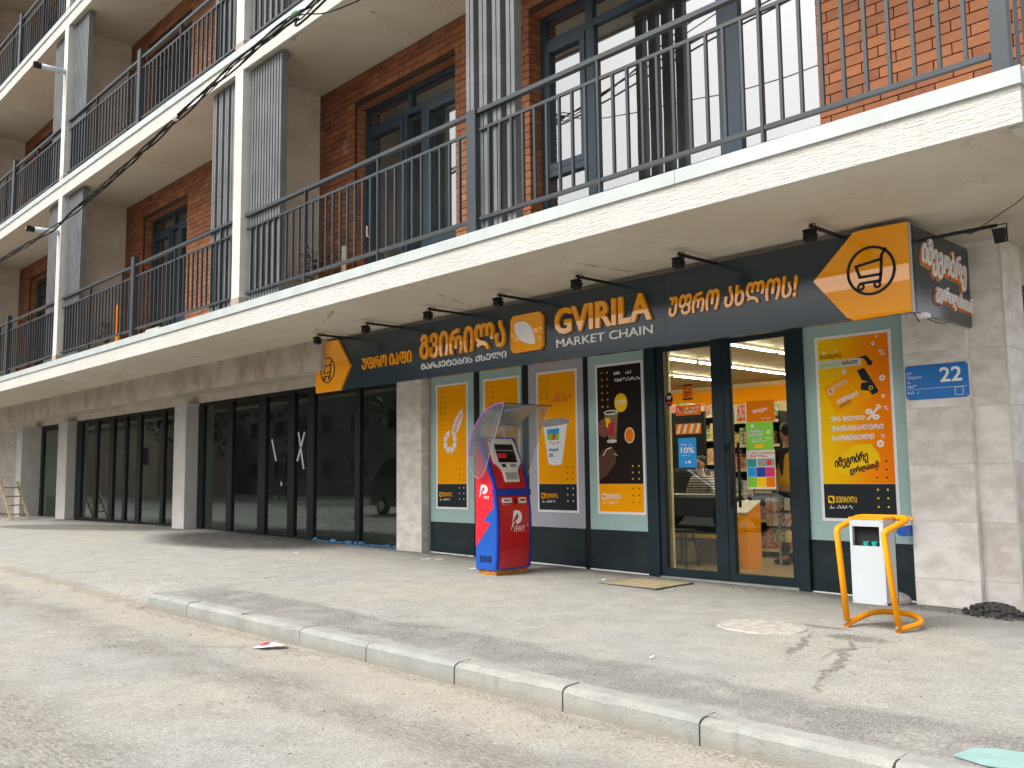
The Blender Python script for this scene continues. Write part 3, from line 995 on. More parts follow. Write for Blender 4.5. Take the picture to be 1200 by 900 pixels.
# ------------------------------------------------------------------ ground floor: beam, columns, glazing
bm_ = MB()
for a, b in zip([-1, -12.15, -18.2, -24.3, -30.4, -36.5], [-12.14, -18.19, -24.29, -30.39, -36.49, -46]):
    pass
xs = [-12.0, -16.4, -20.9, -25.4, -30.0, -36.0, -46.0]
for a, b in zip(xs[:-1], xs[1:]):
    obj('concrete_beam', rbox(b + .004, a, 7.40, 7.86, 2.84, S[0] + .04), 'beam', B)
obj('concrete_beam', rbox(-11.996, -3.1, 7.62, 7.86, 2.70, S[0] + .04), 'beam', B)
obj('lintel_wall', rbox(XL, -3.02, YW - .02, YW + .2, 2.865, S[0] + .04), 'partition', B)
obj('shop_wall', rbox(-11.14, -6.83, YW + .012, YW + .16, -.3, 2.862), 'darkpanel', B)
obj('shop_wall', rbox(-4.73, -3.02, YW + .012, YW + .16, -.3, 2.862), 'darkpanel', B)
# clad columns
def column(x0, x1, yf, zb, label, tiles=True, mat='travertine'):
    c = obj('column', rbox(x0 + .004, x1 - .004, yf + .004, YW + .15, zb, 2.862), 'grout', B)
    z = zb + .002; h = .535
    while z < 2.862 - .02:
        zt = min(2.862, z + h - .0035)
        obj('stone_tile', rbox(x0, x1 - .0045, yf, yf + .0045, z, zt), mat, c, bevel=.001)
        obj('stone_tile', rbox(x1 - .004, x1, yf, YW - .004, z, zt), mat, c, bevel=.001)
        z += h
    return c
column(-11.82, -11.17, 8.72, -.06, '')
column(-20.05, -19.43, 8.55, -.1, '', mat='post')
column(-28.3, -27.5, 8.6, -.1, '', mat='post')
column(-31.3, -30.75, 8.3, -.1, '', mat='post')

# corner wall and pilaster at the right
cw = obj('corner_wall', rbox(-3.60, -2.7245, YW - .0165, YW + .35, -.4, S[0] + .038), 'grout', B)
zs = [-.36, .175, .71, 1.245, 1.78, 2.315, 2.85, S[0] + .038]
for a, b in zip(zs[:-1], zs[1:]):
    obj('stone_tile', rbox(-3.0355, -2.7245, YW - .0205, YW - .0167, a, b - .0035), 'travertine', cw, bevel=.001)
    y = YW + .004
    for L in (.56, .56):
        if 9.0 < y + L and a > 1.7 and y > 9.2: pass
        obj('stone_tile', rbox(-2.7243, -2.72, y - .024, y + L - .034, a, b - .0035), 'travertine', cw, bevel=.001)
        y += L - .004
        break
obj('edge_bead', rbox(-2.7345, -2.716, YW - .026, YW - .0208, -.3, S[0] + .036), 'grout', cw)
pil = obj('pilaster', rbox(-3.6185, -3.0415, 8.766, YW - .021, -.4, 2.715), 'grout', B)
for a, b in zip(zs[:-1], zs[1:]):
    b = min(b, 2.72)
    if b - a < .05: continue
    obj('stone_tile', rbox(-3.62, -3.0405, 8.762, 8.7658, a, b - .0035), 'travertine', pil, bevel=.001)
    obj('stone_tile', rbox(-3.0412, -3.036, 8.762, YW - .021, a, b - .0035), 'travertine', pil, bevel=.001)
    obj('stone_tile', rbox(-3.624, -3.6205, 8.762, YW - .021, a, b - .0035), 'travertine', pil, bevel=.001)
# side wall of the building beyond the corner
sw = obj('side_wall', rbox(-3.4, -2.745, 9.42, 20, -.4, S[0] + .04), 'partition', B)
obj('side_window', rbox(-2.744, -2.735, 9.47, 11.2, 2.55, 2.95), 'winglass', sw)
obj('side_window_frame', rbox(-2.744, -2.72, 9.43, 9.469, .3, 2.95), 'frame', sw)

# aqua and lilac panels with a dark base
panels = [(-11.123, -10.091, 'tealpanel'), (-9.958, -9.059, 'tealpanel'), (-8.924, -7.894, 'lilacpanel'), (-7.805, -6.835, 'tealpanel'), (-4.725, -3.63, 'tealpanel')]
for i, (a, b, m) in enumerate(panels):
    p = obj('wall_panel', rbox(a, b, YW, YW + .0115, .475, 2.862), m, B)
    obj('base_panel', rbox(a + .003, b - .003, YW - .008, YW + .011, -.12, .470), 'darkpanel', p)
    za, zb = gz(a, 8.8) + .003, gz(b, 8.8) + .003
    q = MB(); q.prism([(a, za - .02), (b, zb - .02), (b, zb + .010), (a, za + .010)], 'y', YW - .019, YW - .0085)
    obj('sealant_bead', q, 'white', p)
for a, b in ((-10.085, -9.964), (-9.053, -8.93), (-7.888, -7.811)):
    obj('panel_joint_strip', rbox(a, b, YW - .003, YW + .0113, -.12, 2.862), 'black', B)

# dark store front glazing: bay A (between columns) and bay B, each pane by itself
def storefront(xs, wall_z, parent=B):
    """xs: list of (bar x0, bar x1); panes between the bars"""
    a0, b0 = xs[0][0], xs[-1][1]
    s = obj('storefront', rbox(a0, b0, YW - .02, YW + .06, 2.80, 2.864), 'black', B)
    obj('sill_bar', rbox(a0, b0, YW - .018, YW + .06, wall_z - .1, wall_z + .045), 'black', s)
    for a, b in xs:
        obj('mullion', rbox(a, b, YW - .03, YW + .058, wall_z + .046, 2.799), 'black', s)
    for (a, b), (c, d) in zip(xs[:-1], xs[1:]):
        g = MB(); t = random.uniform(-.002, .002)
        g.add([(b, YW + .01 + t, wall_z + .04), (c, YW + .01 - t, wall_z + .04), (c, YW + .01 - t, 2.80), (b, YW + .01 + t, 2.80)], [(0, 1, 2, 3)])
        obj('pane', g, 'darkglass', s)
    return s
sA = storefront([(-19.43, -19.17), (-18.03, -17.79), (-16.66, -16.36), (-15.49, -15.25), (-14.78, -14.55), (-13.20, -13.05), (-11.84, -11.822)], .03)
for (x, y0_, x1, y1_) in ((-16.16, 1.93, -15.99, 1.52), (-15.15, 2.03, -14.95, 1.35), (-14.93, 2.02, -15.18, 1.50)):
    q = MB(); stroke(q, [(x, y0_), (x1, y1_)], .035, 'y', YW - .004, YW + .006)
    obj('tape_strip', q, 'white', sA)
h = obj('door_handle', MB().tube([(-15.72, YW - .07, .75), (-15.72, YW - .07, 1.5), (-15.45, YW - .07, 1.5)], .02), 'black', sA)
obj('lock', rbox(-15.75, -15.68, YW - .05, YW - .03, 1.02, 1.10), 'white', sA)
sB = storefront([(-27.45, -27.0), (-25.95, -25.75), (-24.85, -24.55), (-23.84, -23.66), (-22.98, -22.72), (-21.46, -21.28), (-20.2, -20.06)], .08)
# door at the far left between two white pilasters
ld = obj('storefront', rbox(-30.74, -28.32, YW - .02, YW + .06, 2.70, 2.864), 'black', B)
obj('mullion', rbox(-30.74, -30.5, YW - .02, YW + .06, -.05, 2.699), 'black', ld)
obj('mullion', rbox(-28.8, -28.6, YW - .04, YW + .06, -.05, 2.699), 'frame', ld)
g = MB().add([(-30.5, YW + .01, 0), (-28.8, YW + .01, 0), (-28.8, YW + .01, 2.7), (-30.5, YW + .01, 2.7)], [(0, 1, 2, 3)]); obj('pane', g, 'darkglass', ld)
obj('white_pier', rbox(-28.598, -28.31, 8.7, YW + .05, -.1, 2.863), 'post', B)
obj('threshold', rbox(-31.3, -27.4, 8.3, YW + .05, -.1, .06), 'kerb', B)
# stone wall and brownish recess at the far left
lw = obj('stone_wall', rbox(-46, -34.05, 9.212, 9.5, -.4, S[0] + .04), 'grout', B)
z = -.3
while z < S[0] - .05:
    x = -34.05
    while x > -44:
        obj('stone_tile', rbox(x - .9 + .006, x, 9.2, 9.2115, z, min(S[0], z + .535 - .006)), 'travertine', lw)
        x -= .9
    z += .535
obj('recess_wall', rbox(-34.04, -31.31, 9.6, 9.8, -.4, S[0] + .04), 'brownbox', B)
obj('recess_panel', rbox(-34.04, -31.6, 9.3, 9.59, -.4, .65), 'wood', B)

# ------------------------------------------------------------------ shop entrance
YD = 8.86
sd_ = obj('shop_entrance', rbox(-6.83, -4.73, YD - .04, YD + .10, 2.72, 2.90), 'doorframe', B)
for a, b in ((-6.83, -6.665), (-4.86, -4.73)):
    obj('door_jamb', rbox(a, b, YD - .05, YD + .10, -.1, 2.719), 'doorframe', sd_)
obj('threshold', rbox(-6.664, -4.861, YD - .045, YD + .10, -.12, -.035), 'kerb', sd_)
for (a, b, gx0, gx1) in ((-6.662, -5.722, -6.573, -5.868), (-5.714, -4.864, -5.631, -4.92)):
    zb = -.03
    leaf = obj('door_leaf', rbox(a, gx0, YD - .022, YD + .03, zb, 2.715), 'doorframe', sd_)
    obj('door_stile', rbox(gx1, b, YD - .022, YD + .03, zb, 2.715), 'doorframe', sd_)
    obj('door_rail', rbox(gx0 + .001, gx1 - .001, YD - .021, YD + .03, zb, .062), 'doorframe', sd_)
    obj('door_rail', rbox(gx0 + .001, gx1 - .001, YD - .021, YD + .03, 2.66, 2.714), 'doorframe', sd_)
    bead = MB()
    bead.box(gx0 + .001, gx0 + .014, YD - .014, YD + .02, .063, 2.659); bead.box(gx1 - .014, gx1 - .001, YD - .014, YD + .02, .063, 2.659)
    obj('glazing_bead', bead, 'black', sd_)
    g = MB().add([(gx0, YD, .06), (gx1, YD, .06), (gx1, YD, 2.665), (gx0, YD, 2.665)], [(0, 1, 2, 3)])
    obj('pane', g, 'shopglass', sd_)
for hx in (-5.605, -5.50):
    hnd = MB(); y = YD - .10
    hnd.tube([(hx, y, .80), (hx, y, 1.52)], .017, 10)
    for zz in (.92, 1.42): hnd.tube([(hx, y, zz), (hx, YD - .036, zz)], .010, 8)
    obj('pull_handle', hnd, 'black', sd_, smooth=True)
obj('lock', rbox(-5.73, -5.70, YD - .045, YD - .022, 1.42, 1.50), 'black', sd_)

# ------------------------------------------------------------------ the long shop sign
SY, SZ0, SZ1 = 7.52, 2.505, 3.262
SG = empty('shop_sign', (-7.6, SY, SZ0), 'long slate blue shop sign with orange arrow ends and the words GVIRILA MARKET CHAIN', 'sign')
seams = [-12.26, -10.9, -9.48, -7.13, -5.53, -3.0]
for a, b in zip(seams[:-1], seams[1:]):
    obj('board', rbox(a + .0015, b - .0015, SY, SY + .07, SZ0, SZ1), 'signblue', SG)
obj('side_board', rbox(-3.045, -2.999, SY + .071, YW - .03, SZ0 + .004, SZ1 - .004), 'signblue', SG)
obj('corner_trim', rbox(-3.004, -2.992, SY - .010, SY + .010, SZ0 - .004, SZ1), 'whitepaint', SG)
obj('sign_top', rbox(-12.2, -3.05, SY + .071, 7.615, SZ1 - .03, SZ1 - .01), 'black', SG)
q = MB(); q.prism([(-12.275, SZ0 - .012), (-11.60, SZ0 - .012), (-11.32, 2.855), (-11.66, SZ1 + .02), (-12.275, SZ1 + .02)], 'y', SY - .035, SY - .002)
al = obj('arrow_panel', q, 'signorange', SG)
q = MB(); q.prism([(-3.005, SZ0 + .002), (-3.50, SZ0 - .012), (-3.56, SZ0 + .02), (-3.86, 2.895), (-3.47, SZ1 + .005), (-3.40, SZ1 + .012), (-3.005, SZ1 + .004)], 'y', SY - .035, SY - .002)
ar = obj('arrow_panel', q, 'signorange', SG)
def cart(cx, cz, r, face, parent, w):
    mb = MB(); a, b = face - .006, face
    ring(mb, cx, cz, r, r, w, a, b)
    k = r / .215
    P = lambda u, v: (cx + u * k, cz + v * k)
    stroke(mb, [P(.135, .17), P(.10, .12), P(.085, -.045), P(-.10, -.045), P(-.13, .055), P(.095, .085)], w, 'y', a, b)
    stroke(mb, [P(.085, -.045), P(.075, -.10), P(-.10, -.10)], w, 'y', a, b)
    for u in (-.095, .05):
        c = P(u, -.13); ring(mb, c[0], c[1], .033 * k, .033 * k, w * .8, a - .001, b, n=20)
    obj('cart_emblem', mb, 'charcoal', parent)
cart(-3.327, 2.905, .215, SY - .036, ar, .022)
cart(-11.93, 2.83, .20, SY - .036, al, .016)
def sign_word(nm, s, box, mat, depth=.03, **k):
    if nm == 'small_word':
        obj(nm, letters(MB(), s, box, SY - .001, -depth, **k), mat, SG, kind='stuff'); return
    for part in letter_parts(s, box, SY - .001, -depth, **k):
        obj(nm, part, mat, SG)
sign_word('slogan_letter', 'ᲣᲤᲠᲝ ᲘᲐᲤᲘ', (-11.03, -9.83, 2.755, 2.925), 'gold', .02, bold=.018)
sign_word('brand_letter', 'ᲒᲕᲘᲠᲘᲚᲐ', (-9.63, -7.93, 2.76, 3.10), 'gold', .032, bold=.024)
sign_word('small_word', 'ᲛᲐᲠᲙᲔᲢᲔᲑᲘᲡ ᲥᲡᲔᲚᲘ', (-9.62, -7.93, 2.625, 2.71), 'white', .015, bold=.006)
sign_word('brand_letter', 'GVIRILA', (-7.09, -5.69, 2.795, 3.10), 'gold', .032, bold=.03)
sign_word('small_word', 'MARKET CHAIN', (-7.08, -5.69, 2.65, 2.745), 'white', .015, bold=.004)
sign_word('slogan_letter', 'ᲣᲤᲠᲝ ᲐᲮᲚᲝᲡ!', (-5.47, -4.03, 2.79, 3.0), 'gold', .02, bold=.018, shear=.15)
def logo(x0, x1, z0, z1, face, depth, parent, m1, m2):
    q = MB(); c = .09 * (x1 - x0)
    q.prism([(x0 + c, z0), (x1 - c, z0), (x1, z0 + c), (x1, z1 - c), (x1 - c, z1), (x0 + c, z1), (x0, z1 - c), (x0, z0 + c)], 'y', face, face - depth)
    lg = obj('emblem', q, m1, parent)
    w, h = x1 - x0, z1 - z0
    def cur(a, b, c_, n=10):
        return [((1 - t) ** 2 * a[0] + 2 * t * (1 - t) * b[0] + t * t * c_[0], (1 - t) ** 2 * a[1] + 2 * t * (1 - t) * b[1] + t * t * c_[1]) for t in [i / n for i in range(n)]]
    pts = cur((.16, .78), (.72, .98), (.80, .16)) + cur((.80, .16), (.10, .25), (.16, .78))
    q = MB(); q.prism([(x0 + u * w, z0 + v * h) for u, v in pts], 'y', face - depth, face - depth - max(.0025, depth * .3))
    obj('petal', q, m2, lg)
    return lg
logo(-7.82, -7.28, 2.655, 3.11, SY - .001, .04, SG, 'gold', 'white')
# handwriting on the side face (plane x = const, reads along +y)
for m, dx, dd, bb in (('greyplastic', -.020, .004, .07), ('orangedeep', -.01, .012, .06), ('white', 0, .022, .018)):
    q = MB()
    letters(q, 'იმეგობრე', (7.72 + dx, 8.72 + dx, 2.85 + dx, 3.17 + dx), -2.999, dd, axis='x', bold=bb, rot=-4, shear=.15)
    letters(q, 'გვირილასთან', (7.98 + dx, 8.84 + dx, 2.615 + dx, 2.80 + dx), -2.999, dd + .001, axis='x', bold=bb, rot=-3, shear=.15)
    obj('script_word', q, m, SG)
q = MB().tube([(-2.985, 7.6, SZ0), (-2.97, 7.8, SZ0 - .05), (-2.98, 8.1, SZ0 - .04), (-3.0, 8.3, SZ0 + .002)], .004, 5)
q.tube([(-3.02, 7.56, SZ0 + .01), (-2.99, 7.6, SZ0 - .08)], .005, 5)
obj('loose_wire', q, 'black', SG)
obj('cable_tie_box', rbox(-3.03, -2.94, 7.62, 7.72, SZ0 - .035, SZ0 - .001), 'white', SG)

# spotlights on arms above the sign
lampx = [-11.355, -10.092, -8.711, -7.459, -6.227, -4.937, -3.60]
lampl = ['above the left arrow end of the sign', 'above the small amber slogan on the left of the sign', 'above the large Georgian brand word',
         'above the square emblem on the sign', 'above the word GVIRILA on the sign', 'above the slogan right of the word GVIRILA', 'beside the right orange arrow panel']
def spotlight(x, y0, y1, z, label):
    e = empty('spotlight', (x, y0, z), 'black spotlight on arm ' + label, 'spotlight', 'spotlights along the shop sign')
    ztop = S[0] - .045
    obj('arm', MB().tube([(x, y0, z - .03), (x, y0 - .03, z), (x, y1 + .02, z - .004 + .0)], .017, 6), 'black', e)
    obj('bracket', rbox(x - .03, x + .03, y0 - .004, y0 + .02, z - .07, z + .012), 'black', e)
    yk = MB(); yk.tube([(x - .052, y1, z - .10), (x - .055, y1, z - .035), (x + .055, y1, z - .035), (x + .052, y1, z - .10)], .007, 5)
    obj('yoke', yk, 'black', e)
    hd = MB()
    t = random.uniform(-.012, .012)
    hd.prism([(y1 - .03 + t, z - .130), (y1 + .035 + t, z - .148), (y1 + .06, z - .075), (y1 - .03, z - .055)], 'x', x - .045, x + .045)
    for k in range(5):
        hd.box(x - .04 + k * .02 - .003, x - .04 + k * .02 + .003, y1 - .045, y1 + .05, z - .062, z - .042)
    obj('head', hd, 'black', e)
    cb = []
    for i in range(9):
        a = math.pi * i / 8
        cb.append((x + .012 * math.sin(i * 2), y1 + .10 * (1 - math.cos(a)) / 1.0 - .02, z - .03 + .055 * math.sin(a)))
    obj('cable', MB().tube(cb, .0045, 5), 'black', e)
    return e
for x, l in zip(lampx, lampl):
    spotlight(x, SY + .03, 6.93 + random.uniform(-.03, .03), SZ1 + .005 + random.uniform(-.008, .008), l)
e = empty('spotlight', (-3.0, 8.0, 3.2), 'black spotlight on a long bracket sticking out from the side face of the sign', 'spotlight', 'spotlights along the shop sign')
obj('arm', MB().tube([(-3.0, 7.93, 3.19), (-2.95, 7.96, 3.205), (-2.50, 8.10, 3.245)], .016, 7), 'black', e)
obj('cable', MB().tube([(-2.99, 7.97, 3.22), (-2.9, 8.0, 3.20), (-2.8, 8.02, 3.235), (-2.7, 8.05, 3.205), (-2.55, 8.1, 3.25)], .006, 5), 'black', e)
q = MB().prism([(8.03, 3.20), (8.14, 3.22), (8.17, 3.11), (8.07, 3.08)], 'x', -2.52, -2.44)
obj('head', q, 'black', e)
obj('yoke', MB().tube([(-2.53, 8.1, 3.16), (-2.54, 8.08, 3.24), (-2.42, 8.08, 3.24), (-2.43, 8.1, 3.16)], .007, 5), 'black', e)
tag(obj('thin_wire', MB().tube([(-2.62, 8.05, 3.24), (-2.2, 7.6, 3.262), (-1.7, 6.9, 3.27), (-1.45, 6.4, 3.3), (-1.0, 5.4, 3.5)], .004, 5), 'black'),
    'thin black wire running from the side spotlight out under the balcony', 'wire')

# ------------------------------------------------------------------ street name plate
PL = empty('street_plate', (-3.31, 8.76, 1.86), 'blue enamel street plate with the house number 22 on the stone pilaster', 'sign')
q = MB(); x0, x1, z0, z1, c = -3.608, -3.03, 1.862, 2.19, .022
q.prism([(x0 + c, z0), (x1 - c, z0), (x1, z0 + c), (x1, z1 - c), (x1 - c, z1), (x0 + c, z1), (x0, z1 - c), (x0, z0 + c)], 'y', 8.7615, 8.752)
obj('plate', q, 'signsky', PL)
obj('house_number', letters(MB(), '22', (-3.285, -3.085, 2.015, 2.155), 8.7515, -.0015, bold=.02), 'white', PL)
q = MB(); F, D = 8.7515, -.0012
letters(q, 'ქუჩა', (-3.595, -3.54, 2.105, 2.135), F, D, bold=.004)
letters(q, 'შენგელაიას', (-3.592, -3.45, 2.06, 2.095), F, D, bold=.004)
letters(q, 'St', (-3.588, -3.56, 2.02, 2.04), F, D)
scribble(q, (-3.59, -3.49, 1.975, 2.01), F, D, seed=3)
scribble(q, (-3.59, -3.48, 1.915, 1.95), F, D, seed=5)
q.box(-3.595, -3.045, F + D, F, 1.962, 1.965)
for a, b, c_, d in ((-3.155, -3.08, 1.955, 1.959), (-3.155, -3.08, 1.885, 1.889), (-3.155, -3.151, 1.889, 1.955), (-3.084, -3.08, 1.889, 1.955)):
    q.box(a, b, F + D * 1.5, F, c_, d)
obj('lettering', q, 'white', PL)
q = MB()
for a, b in ((-3.585, 1.882), (-3.05, 1.882), (-3.05, 2.17)): q.prism(disc(a, b, .006, n=8), 'y', F - .003, F)
obj('screws', q, 'greyplastic', PL)

# ------------------------------------------------------------------ posters
PF = YW - .004
def poster(x0, x1, label, base='orangeprint', foot='charcoal', zt=2.60, zb=.675):
    e = empty('poster', ((x0 + x1) / 2, PF, zb), label, 'poster', 'posters on the shop front')
    obj('sheet', rbox(x0, x1, PF - .002, YW - .0005, zb, zt), 'white', e)
    b = .032
    obj('picture_field', rbox(x0 + b, x1 - b, PF - .004, PF - .0021, 1.058, zt - b), base, e)
    obj('bottom_field', rbox(x0 + b, x1 - b, PF - .004, PF - .0021, zb + b, 1.056), foot, e)
    return e
PZ = PF - .0041
def dots(e, x0, x1, top=True, topmat='blackprint', footmat='white', lowmat='blackprint', toprows=6):
    def grid(xs, zs, m, nm):
        q = MB()
        for x in xs:
            for z in zs: q.prism(disc(x, z, .0105, n=8), 'y', PZ - .0012, PZ)
        obj(nm, q, m, e, kind='stuff')
    if top: grid((x0 + .115, x0 + .205), [2.49 - .088 * i for i in range(toprows)], topmat, 'dot_pattern')
    grid((x1 - .195, x1 - .095), (1.28, 1.20, 1.12), lowmat, 'dot_pattern')
    grid((x1 - .195, x1 - .095), (1.0, .915, .83), footmat, 'dot_pattern')
def footlogo(e, x0, m='orangeprint', m2='charcoal', wm='white'):
    logo(x0 + .075, x0 + .145, .86, .935, PZ, .001, e, m, m2)
    obj('brand_word', letters(MB(), 'ᲒᲕᲘᲠᲘᲚᲐ', (x0 + .16, x0 + .385, .865, .93), PZ, -.001, bold=.012), m, e)
    obj('small_print', scribble(MB(), (x0 + .09, x0 + .39, .80, .845), PZ, -.001, seed=4), wm, e)

def daisy(e, cx, cz, s=1.0):
    q = MB()
    for i in range(8):
        a = R(22.5 + 45 * i)
        if i == 1: continue
        ca, sa = math.cos(a), math.sin(a)
        pts = []
        for r_, t_ in ((.085, -.030), (.165, -.052), (.175, 0), (.165, .052), (.085, .030)):
            pts.append((cx + s * (r_ * ca - t_ * sa) * .92, cz + s * (r_ * sa + t_ * ca)))
        q.prism(pts, 'y', PZ - .0012, PZ)
    leaf = []
    for u, v in ((.0, -.03), (.10, -.075), (.24, -.085), (.36, -.05), (.46, .01), (.36, .05), (.24, .075), (.10, .06), (0, .03)):
        a = R(58); leaf.append((cx + .065 + u * math.cos(a) - v * math.sin(a), cz + .11 + u * math.sin(a) + v * math.cos(a)))
    q.prism(leaf, 'y', PZ - .0012, PZ)
    obj('daisy_emblem', q, 'white', e)
    obj('emblem_word', letters(MB(), 'გვირილა', (cx + .02, cx + .34, cz + .245, cz + .325), PZ - .0013, -.001, bold=.02, rot=58), 'orangedeep', e)
p = poster(-10.98, -10.225, 'orange poster with a white daisy emblem beside the narrow stone column')
dots(p, -10.98, -10.225); footlogo(p, -10.98); daisy(p, -10.64, 1.70)
p = poster(-9.87, -9.10, 'orange poster mostly hidden behind the hood of the red payment kiosk')
dots(p, -9.87, -9.10); footlogo(p, -9.87); daisy(p, -9.53, 1.70)
p = poster(-8.76, -8.0, 'orange poster showing a white dairy cup with a grey lid')
dots(p, -8.76, -8.0); footlogo(p, -8.76)
q = MB(); scribble(q, (-8.50, -8.10, 2.18, 2.29), PZ, -.001, seed=9, w=.012); stroke(q, [(-8.5, 2.17), (-8.35, 2.19), (-8.2, 2.18), (-8.1, 2.25)], .01, 'y', PZ - .001, PZ)
obj('script_word', q, 'redside', p)
q = MB(); q.prism([(-8.635, 1.86), (-8.175, 1.90), (-8.29, 1.335), (-8.33, 1.315), (-8.45, 1.305), (-8.54, 1.335)], 'y', PZ - .001, PZ)
cup = obj('cup_picture', q, 'white', p)
q = MB(); q.prism([(-8.67, 1.845), (-8.655, 1.90), (-8.57, 1.935), (-8.40, 1.95), (-8.22, 1.94), (-8.145, 1.92), (-8.14, 1.87), (-8.25, 1.855), (-8.45, 1.84), (-8.6, 1.835)], 'y', PZ - .0022, PZ - .0011)
obj('lid_picture', q, 'greyplastic', cup)
q = MB(); q.prism([(-8.56, 1.80), (-8.33, 1.81), (-8.34, 1.65), (-8.55, 1.65)], 'y', PZ - .0022, PZ - .0011); obj('label_picture', q, 'stickerblue', cup)
q = MB(); q.prism([(-8.56, 1.73), (-8.50, 1.75), (-8.42, 1.72), (-8.33, 1.75), (-8.34, 1.65), (-8.55, 1.65)], 'y', PZ - .0032, PZ - .0023); obj('label_meadow', q, 'green', cup)
q = MB(); q.prism([(-8.46, 1.66), (-8.46, 1.72), (-8.43, 1.75), (-8.40, 1.72), (-8.40, 1.66)], 'y', PZ - .0042, PZ - .0033); obj('label_cow', q, 'redside', cup)
q = MB(); scribble(q, (-8.54, -8.34, 1.585, 1.635), PZ - .0011, -.001, seed=2, w=.009); obj('label_script', q, 'magenta', cup)
q = MB(); letters(q, 'არაჟანი', (-8.535, -8.35, 1.49, 1.545), PZ - .0011, -.001, bold=.03); letters(q, '20%', (-8.53, -8.45, 1.42, 1.47), PZ - .0011, -.001, bold=.02); obj('label_word', q, 'blue', cup)

p = poster(-7.67, -6.89, 'dark poster of a hand holding a coffee glass with an orange foot band', base='coffee', foot='orangeprint')
dots(p, -7.67, -6.89, topmat='yellowprint', footmat='blackprint', lowmat='yellowprint'); footlogo(p, -7.67, 'white', 'orangedeep')
q = MB(); scribble(q, (-7.36, -6.98, 2.44, 2.50), PZ, -.001, seed=21, w=.010); scribble(q, (-7.36, -6.95, 2.35, 2.41), PZ, -.001, seed=22, w=.010); obj('headline', q, 'white', p)
obj('price_badge', MB().prism(disc(-7.25, 2.085, .105, .12, 26), 'y', PZ - .001, PZ), 'yellowprint', p)
obj('price', letters(MB(), '2.50₾', (-7.33, -7.175, 2.065, 2.125), PZ - .0011, -.001, bold=.02), 'white', p)
q = MB(); q.prism([(-7.53, 1.95), (-7.30, 1.99), (-7.335, 1.62), (-7.37, 1.595), (-7.46, 1.60)], 'y', PZ - .001, PZ); gp = obj('glass_picture', q, 'brownbox', p)
q = MB(); q.prism([(-7.52, 1.90), (-7.44, 1.90), (-7.40, 1.70), (-7.47, 1.68)], 'y', PZ - .002, PZ - .0011); obj('glass_highlight', q, 'yellowprint', gp)
q = MB(); q.prism([(-7.47, 1.83), (-7.36, 1.85), (-7.37, 1.68), (-7.45, 1.66)], 'y', PZ - .0021, PZ - .0011); obj('red_drink', q, 'red', gp)
q = MB(); ring(q, -7.415, 1.97, .12, .032, .016, PZ - .002, PZ - .0011, n=24); ring(q, -7.41, 1.60, .085, .022, .02, PZ - .002, PZ - .0011, n=24); obj('glass_rim', q, 'kioskwhite', gp)
q = MB(); q.prism([(-7.637, 1.70), (-7.637, 1.84), (-7.55, 1.90), (-7.50, 1.86), (-7.50, 1.80), (-7.44, 1.74), (-7.44, 1.69), (-7.55, 1.65)], 'y', PZ - .0032, PZ - .0022); obj('hand_picture', q, simple('dim_hand_print', (.20, .06, .03), .5), p)
obj('cookie_picture', MB().prism(disc(-7.12, 1.665, .075, .095, 20), 'y', PZ - .001, PZ), 'orangedeep', p)
q = MB(); ring(q, -7.12, 1.665, .08, .10, .012, PZ - .002, PZ - .0011, n=24); obj('cookie_rim', q, 'cream', p)
q = MB(); q.prism([(-7.637, 1.10), (-7.637, 1.40), (-7.56, 1.50), (-7.42, 1.53), (-7.34, 1.45), (-7.36, 1.32), (-7.5, 1.17)], 'y', PZ - .001, PZ); obj('brown_shape', q, simple('dim_brown_print', (.09, .03, .015), .5), p)
q = MB(); stroke(q, [(-7.56, 1.42), (-7.50, 1.50), (-7.42, 1.52)], .014, 'y', PZ - .002, PZ - .0011); stroke(q, [(-7.38, 1.44), (-7.33, 1.42)], .01, 'y', PZ - .002, PZ - .0011); obj('bright_rim', q, 'cream', p)

p = poster(-4.59, -3.775, 'yellow to orange poster with a loyalty card, percent signs and Georgian lettering beside the pilaster', base='cardgrad')
dots(p, -4.59, -3.79, top=False, footmat='yellowprint'); footlogo(p, -4.59, 'yellowprint')
def U(u, v): return (-4.558 + u * .751, 2.568 - v * 1.51)   # u across, v down over the picture field
q = MB(); letters(q, 'ᲒᲐᲐᲒᲐᲠᲔ', (*[U(.03, 0)[0], U(.35, 0)[0]], U(0, .135)[1], U(0, .105)[1]), PZ, -.001, bold=.02); obj('headline', q, 'blackprint', p)
a, b = U(0, .158), U(.62, .195)
obj('white_band', rbox(a[0], b[0], PZ - .0008, PZ, b[1] - .01, a[1] + .012), 'kioskwhite', p)
obj('headline', letters(MB(), 'ᲛᲔᲒᲝᲑᲐᲠᲘ', (U(.03, 0)[0], U(.33, 0)[0], U(0, .194)[1], U(0, .165)[1]), PZ - .0009, -.001, bold=.01), 'green', p)
obj('headline', letters(MB(), 'ᲑᲐᲠᲐᲗᲘ', (U(.35, 0)[0], U(.58, 0)[0], U(0, .190)[1], U(0, .161)[1]), PZ - .0009, -.001, bold=.02), 'blackprint', p)
q = MB(); q.prism([U(.56, .150), U(.70, .138), U(.76, .180), U(.79, .176), U(.76, .212), U(.68, .196), U(.71, .192), U(.66, .158)], 'y', PZ - .001, PZ); obj('arrow', q, 'charcoal', p)
q = MB(); q.prism([U(.05, .335), U(.53, .225), U(.66, .235), U(.84, .385), U(.82, .40), U(.27, .515), U(.23, .51)], 'y', PZ - .0008, PZ)
card = obj('card_picture', q, 'orangeprint', p)
